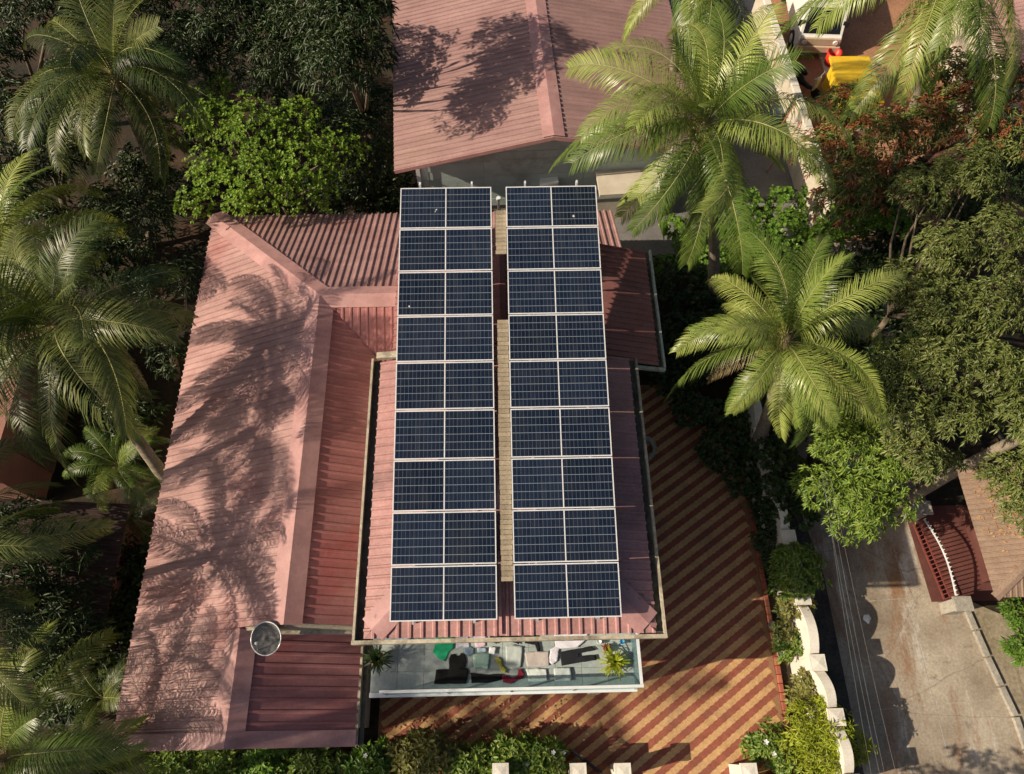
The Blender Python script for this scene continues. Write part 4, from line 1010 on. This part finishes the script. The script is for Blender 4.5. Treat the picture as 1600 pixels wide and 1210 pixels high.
x, y = at(590, 1030, BZ+.3); pot('potted_plant', 'dark shaded potted plant at the left end of the balcony', (x, y), .16, .24, M['terra'], M['dark_leaf'], 'potted plants on the balcony', 54, .40, BZ+.002, .035)
for px, c_, lab in ((936, M['rail'], 'small white jar under the eave on the balcony'), (972, M['blue_paint'], 'small blue jar in the corner of the balcony')):
    x, y = at(px, 1003, BZ+.1); pot('jar', lab, (x, y), .055, .15, c_, None, 'jars on the balcony', z0=BZ+.002)
# well-head ring in the dark corner by the house
x, y = at(1005, 700, .2); wl = empty('stone_ring', (x, y, 0), 0, 'low stone ring in the dark corner beside the house', 'stone ring')
MB().lathe([(.42, 0), (.42, .22), (.30, .22), (.30, .02)], (x, y, 0), 24).build('ring', M['kerb'], wl)

# ------------------------------------------------------------------ gate pillars and low front wall
fr = empty('front_wall', (1, -.9, 0), 0, 'low front wall with pale capped pillars at the bottom edge', 'wall')
for px in (780, 902, 972, 1170):
    x, y = at(px+2, 1207, 1.3)
    MB().box(x-.16, x+.16, y-.16, y+.16, 0, 1.18).build('pillar', M['white_wall'], fr, bevel=.01)
    MB().box(x-.2, x+.2, y-.2, y+.2, 1.18, 1.26).add([(x-.14, y-.14, 1.26), (x+.14, y-.14, 1.26), (x+.14, y+.14, 1.26), (x-.14, y+.14, 1.26), (x, y, 1.28)], [(0, 1, 4), (1, 2, 4), (2, 3, 4), (3, 0, 4)]).build('pillar_cap', M['white_wall'], fr)
MB().box(-6.5, 2.5, -.98, -.84, 0, .7).build('wall_panel', M['white_wall'], fr)
MB().box(6.2, 8.0, -.98, -.84, 0, .7).build('wall_panel', M['white_wall'], fr)
# black gate leaf standing open
g0, g1 = at3(893, 1172, .9), at3(940, 1207, .9)
gt = empty('gate_leaf', (g1.x, g1.y, 0), 0, 'black iron gate leaf standing open between the bottom pillars', 'gate')
for z in (.15, .5, .9):
    MB().bar((g0.x, g0.y, z), (g1.x, g1.y, z), .05, .05).build('rail', M['black_plastic'], gt)
for i in range(9):
    p = g0.lerp(g1, i/8); MB().bar((p.x, p.y, .12), (p.x, p.y, .92), .03, .03).build('bar', M['black_plastic'], gt)

# ------------------------------------------------------------------ brown roofed house, gate and fence at the right
rh = empty('roadside_house', (14.5, 5, 0), 0, 'house with brown tiled roof and leaf litter at the right edge', 'house')
RE = 3.0; kr = .42; cr = math.cos(math.atan(kr)); sr = math.sin(math.atan(kr))
slope(rh, (12.0, 3.0, RE), (0, 1, 0), (cr, 0, sr), [0, 3.3], lambda u: 0, lambda u: 2.6*min(1, u/2.2+.02)/cr, M['roof_brown'], pitch=.13, rib=.02, sheet_w=.55)
slope(rh, (12.0, 3.0, RE), (1, 0, 0), (0, cr, sr), [0, 5.2], lambda u: 0, lambda u: 2.2*min(1, u/2.6)/cr, M['roof_brown'], pitch=.13, rib=.02, sheet_w=.55)
cap(rh, (12.0, 3.0, RE), (14.6, 5.2, RE+2.6*kr), (-sr, 0, cr), (0, -sr, cr), .12, M['roof_brown'], 'hip_cap', .03)
slope(rh, (14.6, 5.2, RE+2.6*kr), (0, 1, 0), (cr, 0, -sr), [0, 1.1], lambda u: 0, lambda u: 2.6/cr, M['roof_brown'], pitch=.13, rib=.02)
wallbox(rh, 13.7, 17, 3.9, 6.1, 0, 2.9, M['maroon_floor'])
n = 420
lx = 12.15+rng.beta(1.4, 1.3, n)*2.2; ly = 4.3+rng.uniform(0, 1.9, n)+rng.normal(0, .25, n)
lz = RE+(lx-12)*kr+.035
P = np.stack([lx, ly, lz], 1); keep = (ly < 6.25) & (ly > 3.0+(lx-12)*.85); P = P[keep]
a = rng.uniform(0, 6.3, len(P)); D = np.stack([np.cos(a), np.sin(a), np.cos(a)*kr+rng.uniform(.0, .25, len(P))], 1)
V, Fc = leafquads(P, D, rng.uniform(.07, .15, len(P)), .05, .0)
o = link('fallen_leaves', npmesh('fallen_leaves', V, Fc, M['litter'])); tag(o, 'dry fallen leaves scattered on the brown roof', 'leaves', kind='stuff')
n = 260
P = np.stack([rng.uniform(-3, 1.5, n), rng.uniform(-.4, 1.1, n), np.full(n, .045)], 1); a = rng.uniform(0, 6.3, n)
V, Fc = leafquads(P, np.stack([np.cos(a), np.sin(a), rng.uniform(0, .4, n)], 1), rng.uniform(.05, .13, n), .05, .0)
o = link('fallen_leaves', npmesh('fallen_leaves', V, Fc, M['litter'])); tag(o, 'dry leaf litter on the patio in front of the balcony', 'leaves', kind='stuff')
sheet('gate_yard', [(12.1, 3.4), (14, 3.4), (14, 6.2), (12.0, 6.2)], .012, M['maroon_floor'])
rg = empty('iron_gate', (12.25, 4.5, 0), 0, 'red barred gate with pale toothed curved top beside the brown roof', 'gate')
ga, gb = Vector((12.12, 5.6, 0)), Vector((12.42, 3.45, 0)); tp = []
for i in range(19):
    t = i/18; p = ga.lerp(gb, t); z = .72+.25*math.sin(math.pi*t)
    MB().bar((p.x, p.y, .08), (p.x, p.y, z), .022, .022).build('bar', M['red_iron'], rg)
    tp.append(Vector((p.x, p.y, z)))
MB().tube(tp, .028, 6).build('top_rail', M['white_iron'], rg)
for p in tp: MB().add([p+Vector((.0, .03, 0)), p+Vector((0, -.03, 0)), p+Vector((.05, 0, 0)), p+Vector((.0, 0, .14))], [(0, 1, 3), (1, 2, 3), (2, 0, 3)]).build('spike', M['white_iron'], rg)
MB().bar((ga.x, ga.y, .12), (gb.x, gb.y, .12), .04, .05).build('bottom_rail', M['red_iron'], rg)
MB().bar((ga.x, ga.y, .42), (gb.x, gb.y, .42), .03, .03).build('middle_rail', M['red_iron'], rg)
for (x, y), lab in (((12.1, 5.9), 'far'), ((12.48, 3.2), 'near')):
    gp = empty('gate_post', (x, y, 0), 0, f'weathered concrete post at the {lab} end of the red gate', 'gate post', 'posts of the red gate')
    MB().box(x-.2, x+.2, y-.16, y+.16, 0, .8).build('shaft', M['kerb'], gp, bevel=.015); MB().box(x-.25, x+.25, y-.2, y+.2, .8, .88).build('post_cap', M['kerb'], gp, bevel=.01)
# leaning trunk
lt = empty('leaning_palm', (12.0, 6.5, 0), 0, 'leaning bare palm trunk crossing behind the brown roof at the right edge', 'palm tree')
MB().tube([(11.7, 6.2, 0), (12.1, 6.35, 2.4), (12.5, 6.45, 4.2), (13.0, 6.55, 6.3), (13.4, 6.5, 8.4)], [.2, .16, .15, .14, .13], 11).build('trunk', M['trunk'], lt, True)
for i in range(18):
    lvl = min(7, int(8*((i+.5)/18)**.85)); o = link('frond', FR['bright'][lvl*2+i % 2], lt); o.matrix_parent_inverse = pmat(lt).inverted()
    o.location = (13.4, 6.5, 8.4); o.rotation_euler = (0, 0, i*2.4); o.scale = (.7,)*3
# shrubs beyond the verge at the far right
for px, py, r, lab in ((1585, 955, .3, 'small bush against the right edge below the brown roof'), (1590, 1010, .3, 'small yellow green bush at the right edge of the verge')):
    lb = [lob(px, py, .6, r), lob(px+12, py+12, .7, r)]; tree('verge_bush', lab, 'shrub', lb, (lb[0][0], lb[0][1], 0), M['vine_leaf'], 45, 7, .17, .07, .02, 'bushes on the verge')
x, y = at(1355, 968, 0); o = MB().add([(x-.13, y, .02), (x, y-.14, .03), (x+.11, y+.02, .02), (x+.05, y+.13, .05), (x-.08, y+.12, .03), (x, y, .09)], [(0, 1, 5), (1, 2, 5), (2, 3, 5), (3, 4, 5), (4, 0, 5)]).build('plastic_bag', M['petal'])
tag(o, 'crumpled white plastic bag lying on the shaded road', 'plastic bag')
# overhead cables beside the wall
for i, (pa, pb, z) in enumerate((((1318, 960), (1363, 1210), 4.6), ((1323, 960), (1376, 1210), 4.7), ((1330, 960), (1384, 1210), 4.8), ((1345, 975), (1402, 1210), 4.9))):
    A, B = at3(*pa, z), at3(*pb, z); d = (A-B).normalized(); A = A+d*3.2; B = B-d*5
    pts = [A.lerp(B, t)-Vector((0, 0, .3*math.sin(math.pi*t)-.25)) for t in np.linspace(0, 1, 15)]
    o = MB().tube(pts, .0035, 5).build('overhead_cable', M['cable'])
    tag(o, ['overhead cable nearest the white wall', 'second overhead cable from the white wall', 'third overhead cable from the white wall', 'overhead cable farthest from the white wall, over the road'][i], 'cable', 'cables along the road')

# ------------------------------------------------------------------ yard at the top right
bw = empty('boundary_wall', (11.2, 20, 0), 0, 'long grey boundary wall with pale block coping beside the dirt yard', 'wall')
A, B = Vector((10.72, 27.2, 0)), Vector((11.25, 15.9, 0)); d = (B-A).normalized(); s = Vector((-d.y, d.x, 0)); L_ = (B-A).length
n = 5
for i in range(n):
    a, b = A+d*(L_*i/n+.01), A+d*(L_*(i+1)/n-.01)
    MB().bar((a.x, a.y, .95), (b.x, b.y, .95), .14, 1.9).build('wall_panel', M['plaster'], bw)
for i in range(28):
    a, b = A+d*(L_*i/28+.01), A+d*(L_*(i+1)/28-.01)
    MB().bar((a.x, a.y, 1.96), (b.x, b.y, 1.96+rng.uniform(-.01, .02)), .24, .12).build('coping_block', M['white_wall'], bw)
for i, t in enumerate((.36, .58, .66)):
    p = A+d*L_*t; 
    pr_ = empty('prop_pole', (p.x-.9, p.y-.5, 0), 0, ['thin pole leaning on the grey boundary wall, uppermost of three', 'thin pole leaning on the grey boundary wall, middle of three', 'thin pole leaning on the grey boundary wall, lowest of three'][i], 'pole', 'poles leaning on the boundary wall')
    MB().tube([(p.x-.9, p.y-.5, 0), (p.x-.08, p.y+.25, 1.9)], .022, 6).build('shaft', M['brick'], pr_)
x, y = at(1308, 325, 1.2); ws = empty('white_slab', (x, y, 0), 0, 'small white block at the near end of the boundary wall', 'block')
MB().box(x-.3, x+.15, y-.45, y+.35, 0, 1.1).build('block', M['white_wall'], ws, bevel=.02); MB().box(x-.34, x+.19, y-.49, y+.39, 1.1, 1.16).build('slab', M['white_wall'], ws)
# parked white vehicle, front towards us
vx, vy = at(1282, 62, .9)
vn_ = empty('parked_van', (vx, vy, 0), R(-4), 'parked white van with blue roof trim and dark windscreen at the top edge', 'van')
def vpart(nm, vs_, fs, m): return MB().add(vs_, fs).build(nm, m, vn_, world=False, bevel=.03)
W2 = .86
prof_ = [(0, .35), (-.02, .85), (.12, 1.0), (.62, 1.95), (.9, 2.02), (4.2, 2.05), (4.35, .35)]
npf = len(prof_)
vpart('body', [(-W2, y_, z_) for y_, z_ in prof_]+[(W2, y_, z_) for y_, z_ in prof_], [tuple(range(npf)), tuple(range(2*npf-1, npf-1, -1))]+[(i, npf+i, npf+(i+1) % npf, (i+1) % npf) for i in range(npf)], M['van_white'])
vpart('windscreen', [(-.74, .13, 1.05), (.74, .13, 1.05), (.68, .585, 1.9), (-.68, .585, 1.9), (-.74, .17, 1.03), (.74, .17, 1.03), (.68, .62, 1.88), (-.68, .62, 1.88)], [(0, 1, 2, 3), (7, 6, 5, 4), (0, 4, 5, 1), (1, 5, 6, 2), (2, 6, 7, 3), (3, 7, 4, 0)], M['screen'])
MB().box(-W2-.02, W2+.02, -.14, .0, .38, .66).build('bumper', M['beige_paint'], vn_, world=False, bevel=.03)
MB().box(-W2+.05, W2-.05, -.07, .02, .68, .98).build('grille', M['beige_paint'], vn_, world=False, bevel=.02)
for sx in (-1, 1):
    MB().lathe([(.001, .02), (.09, .02), (.1, 0), (.1, -.03)], (0, 0, 0), 14).build('headlight', M['alu'], vn_, world=False).location = (sx*.62, -.1, .82)
    bpy.context.collection.objects[-1].rotation_euler = (R(90), 0, 0)
    MB().box(sx*W2-.1 if sx > 0 else -W2-.14, sx*W2+.14 if sx > 0 else -W2+.1, .3, .36, 1.25, 1.5).build('mirror', M['black_plastic'], vn_, world=False, bevel=.015)
    for y_ in (.75, 3.5):
        wh = link('wheel', MB().lathe([(.02, -.1), (.2, -.1), (.31, -.09), (.33, 0), (.31, .09), (.2, .1), (.02, .1)], n=20).mesh('wheel', M['rubber'], True), vn_); wh.location = (sx*(W2-.05), y_, .33); wh.rotation_euler = (0, R(90), 0)
        rm = link('rim', MB().lathe([(.01, -.11), (.18, -.11), (.2, -.08)], n=16).mesh('rim', M['alu'], True), wh)
mb = MB(); mb.bar((-.66, .95, 2.06), (-.66, 3.6, 2.08), .09, .03); mb.build('roof_trim', M['blue_paint'], vn_, world=False)
mb = MB(); mb.bar((-.66, .95, 2.065), (-.12, 1.45, 2.075), .08, .025); mb.build('roof_trim', M['blue_paint'], vn_, world=False)
# bucket, yellow kiosk, path slabs, scooter
x, y = at(1300, 92, .3); bk = empty('bucket', (x, y, 0), 0, 'red plastic drum standing in front of the white van', 'drum')
MB().lathe([(.001, .0), (.22, 0), (.27, .3), (.27, .62), (.24, .62), (.22, .1)], (x, y, 0), 20).build('drum_body', M['red_plastic'], bk, True); MB().lathe([(.27, .60), (.29, .60), (.29, .64), (.27, .64)], (x, y, 0), 20).build('rim', M['red_plastic'], bk)
ka, kb2 = at(1327, 150, 1.6), at(1368, 62, 1.6)
ky = empty('yellow_kiosk', (ka[0]+1, ka[1]+2, 0), 0, 'low bright yellow kiosk behind the red leaved mango tree', 'kiosk')
MB().box(ka[0]+.05, ka[0]+1.3, ka[1]+.1, kb2[1]-.7, 0, 1.2).build('wall', M['yellow'], ky); MB().box(ka[0]-.1, ka[0]+1.45, ka[1]-.05, kb2[1]-.55, 1.2, 1.3).build('roof', M['yellow'], ky)
MB().box(ka[0]+.3, ka[0]+1.0, ka[1]+.085, ka[1]+.099, .4, 1.0).build('hatch', M['van_white'], ky)
pth = empty('slab_path'); pth['kind'] = 'structure'
for i in range(9):
    x, y = at(1322, 160, 0); MB().box(x-.45+i*.0-.03*i, x+.4-.03*i, y-1.6+i*1.0, y-.63+i*1.0, 0, .06+rng.uniform(0, .01)).build('paving_slab', M['plaster'], pth, bevel=.01)
sx_, sy_ = at(1258, 128, .4)
sc_ = empty('scooter', (sx_, sy_, 0), R(40), 'dark scooter parked against the boundary wall', 'scooter')
MB().tube([(0, -.45, .35), (0, -.2, .3), (0, .1, .32), (0, .35, .5), (0, .7, .62)], [.06, .1, .13, .17, .09], 10).build('body', M['black_plastic'], sc_, True, False)
MB().tube([(0, .05, .72), (0, .35, .78), (0, .72, .74)], [.08, .13, .1], 10).build('seat', M['black_plastic'], sc_, True, False)
MB().box(-.17, .17, -.52, -.44, .35, .9).build('front_shield', M['white_iron'], sc_, world=False, bevel=.04)
MB().tube([(-.32, -.45, 1.0), (0, -.5, .96), (.32, -.45, 1.0)], .02, 8).build('handlebar', M['steel'], sc_, False, False)
for y_ in (-.62, .6):
    wh = link('wheel', MB().lathe([(.02, -.04), (.12, -.04), (.2, -.045), (.235, 0), (.2, .045), (.12, .04), (.02, .04)], n=18).mesh('wheel', M['rubber'], True), sc_); wh.location = (0, y_, .235); wh.rotation_euler = (0, R(90), 0)
# blue drum in the grey side yard
x, y = at(1212, 185, .5); bd = empty('water_drum', (x, y, 0), 0, 'blue grey water drum in the shaded side yard', 'drum')
MB().lathe([(.001, 0), (.28, 0), (.3, .3), (.29, .32), (.3, .6), (.29, .62), (.28, .9), (.001, .9)], (x, y, 0), 22).build('drum_body', surf('blue_drum', (.14, .2, .24), (.18, .25, .3), 3, .5), bd, True)
MB().lathe([(.29, .88), (.305, .9), (.29, .93)], (x, y, 0), 22).build('rim', M['steel'], bd)
# corner roof at the top right
cr_o = empty('shed', (17.5, 22, 0), 0, 'shed with mauve ribbed roof at the top right corner', 'shed')
x, y = at(1582, 130, 3.0)
slope(cr_o, (x, y, 3.0), (0, 1, 0), (.97, 0, .24), [0, 6], lambda u: 0, lambda u: 3.5, M['roof_top']); wallbox(cr_o, x+.3, x+3.2, y+.3, y+5.7, 0, 2.95, M['plaster'])

# ------------------------------------------------------------------ outbuildings at the left
ob = empty('brown_shed', (-12, 3.5, 0), 0, 'low shed with dark brown sheet roof between palms and bungalow', 'shed')
x0, y0 = at(155, 1000, 2.0); x1, y1 = at(150, 800, 2.0)
slope(ob, (x0+.05, y0-.2, 2.0), (0, 1, 0), (-.97, 0, .22), [0, y1-y0+.4], lambda u: 0, lambda u: 3.6, M['outroof'], pitch=.18)
wallbox(ob, x0-3.2, x0-.35, y0, y1, 0, 1.95, M['outwall'])
ob2 = empty('pink_outbuilding', (-13, 8, 0), 0, 'outbuilding with pink wall at the left edge below the palms', 'shed')
x, y = at(32, 770, 1.2)
wallbox(ob2, x-3, x, y, y+4.5, 0, 2.6, M['outwall'])
MB().box(x-3.2, x-.6, y-.2, y+4.7, 2.6, 2.72).build('roof', M['outroof'], ob2)
MB().box(x+.001, x+.03, y+1.0, y+1.9, 0, 2.0).build('door', M['bark'], ob2)
# dark understorey filling the left wood and the ground under the right-hand trees
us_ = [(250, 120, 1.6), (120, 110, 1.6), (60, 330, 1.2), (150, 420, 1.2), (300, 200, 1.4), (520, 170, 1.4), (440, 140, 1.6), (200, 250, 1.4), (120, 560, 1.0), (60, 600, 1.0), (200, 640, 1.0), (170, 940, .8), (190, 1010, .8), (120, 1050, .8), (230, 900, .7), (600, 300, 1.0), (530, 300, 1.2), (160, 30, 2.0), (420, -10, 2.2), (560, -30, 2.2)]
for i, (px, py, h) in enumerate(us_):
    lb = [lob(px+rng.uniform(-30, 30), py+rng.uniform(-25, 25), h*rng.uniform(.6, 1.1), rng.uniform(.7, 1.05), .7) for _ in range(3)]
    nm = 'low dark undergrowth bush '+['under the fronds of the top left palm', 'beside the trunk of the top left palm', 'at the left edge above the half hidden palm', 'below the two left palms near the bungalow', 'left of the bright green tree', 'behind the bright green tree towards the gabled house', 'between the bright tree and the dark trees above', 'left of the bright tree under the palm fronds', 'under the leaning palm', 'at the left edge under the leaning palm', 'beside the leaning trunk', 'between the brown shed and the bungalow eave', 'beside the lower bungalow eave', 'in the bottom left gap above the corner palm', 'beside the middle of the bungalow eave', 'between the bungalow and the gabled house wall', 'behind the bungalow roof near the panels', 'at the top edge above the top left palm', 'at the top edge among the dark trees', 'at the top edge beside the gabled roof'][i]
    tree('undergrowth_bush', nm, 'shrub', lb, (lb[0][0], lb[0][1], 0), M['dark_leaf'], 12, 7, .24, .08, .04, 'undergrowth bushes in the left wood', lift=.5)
ur_ = [(1400, 380, 1.4), (1350, 430, 1.2), (1420, 520, 1.2), (1300, 480, 1.0), (1340, 560, .9), (1500, 330, 1.6), (1560, 250, 1.6)]
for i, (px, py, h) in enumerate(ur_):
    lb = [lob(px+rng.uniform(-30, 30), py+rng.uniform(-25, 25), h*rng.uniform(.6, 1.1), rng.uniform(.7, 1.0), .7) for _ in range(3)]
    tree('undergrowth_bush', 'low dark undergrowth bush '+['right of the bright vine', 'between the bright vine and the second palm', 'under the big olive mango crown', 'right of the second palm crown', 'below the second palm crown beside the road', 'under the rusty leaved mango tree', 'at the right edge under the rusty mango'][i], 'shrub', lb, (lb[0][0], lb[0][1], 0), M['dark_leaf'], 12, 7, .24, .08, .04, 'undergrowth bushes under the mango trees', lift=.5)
# tree just below the picture whose shade dapples the road
lb = [(4.6, -3.0, 4.2, .9, .9, .7), (5.6, -2.8, 4.6, .9, .9, .7), (5.2, -3.8, 4.9, 1.0, 1.0, .8), (6.3, -3.6, 4.0, .8, .8, .6)]
tree('garden_tree', 'open crowned garden tree just below the bottom edge of the picture', 'tree', lb, (5.4, -3.6, 0), M['shrub'], 16, 8, .18, .06, .1)
# drying washing: a few more small pieces
garment('handkerchief', 'small white handkerchief beside the yellow scarf', 'handkerchief', [(655, 228), (690, 232), (684, 268), (652, 262)], (.66, .70, .74))
garment('napkin', 'small pale blue napkin between the pink cloth and the mint towel', 'napkin', [(592, 234), (640, 232), (642, 254), (596, 256)], (.42, .56, .66))
garment('napkin', 'pale cream napkin near the left end of the balcony', 'napkin', [(180, 150), (262, 150), (258, 196), (184, 200)], (.52, .60, .66))
garment('towel', 'pale grey towel by the front rail beside the off white pillowcase', 'towel', [(975, 335), (1060, 332), (1066, 398), (980, 400)], (.50, .57, .58))
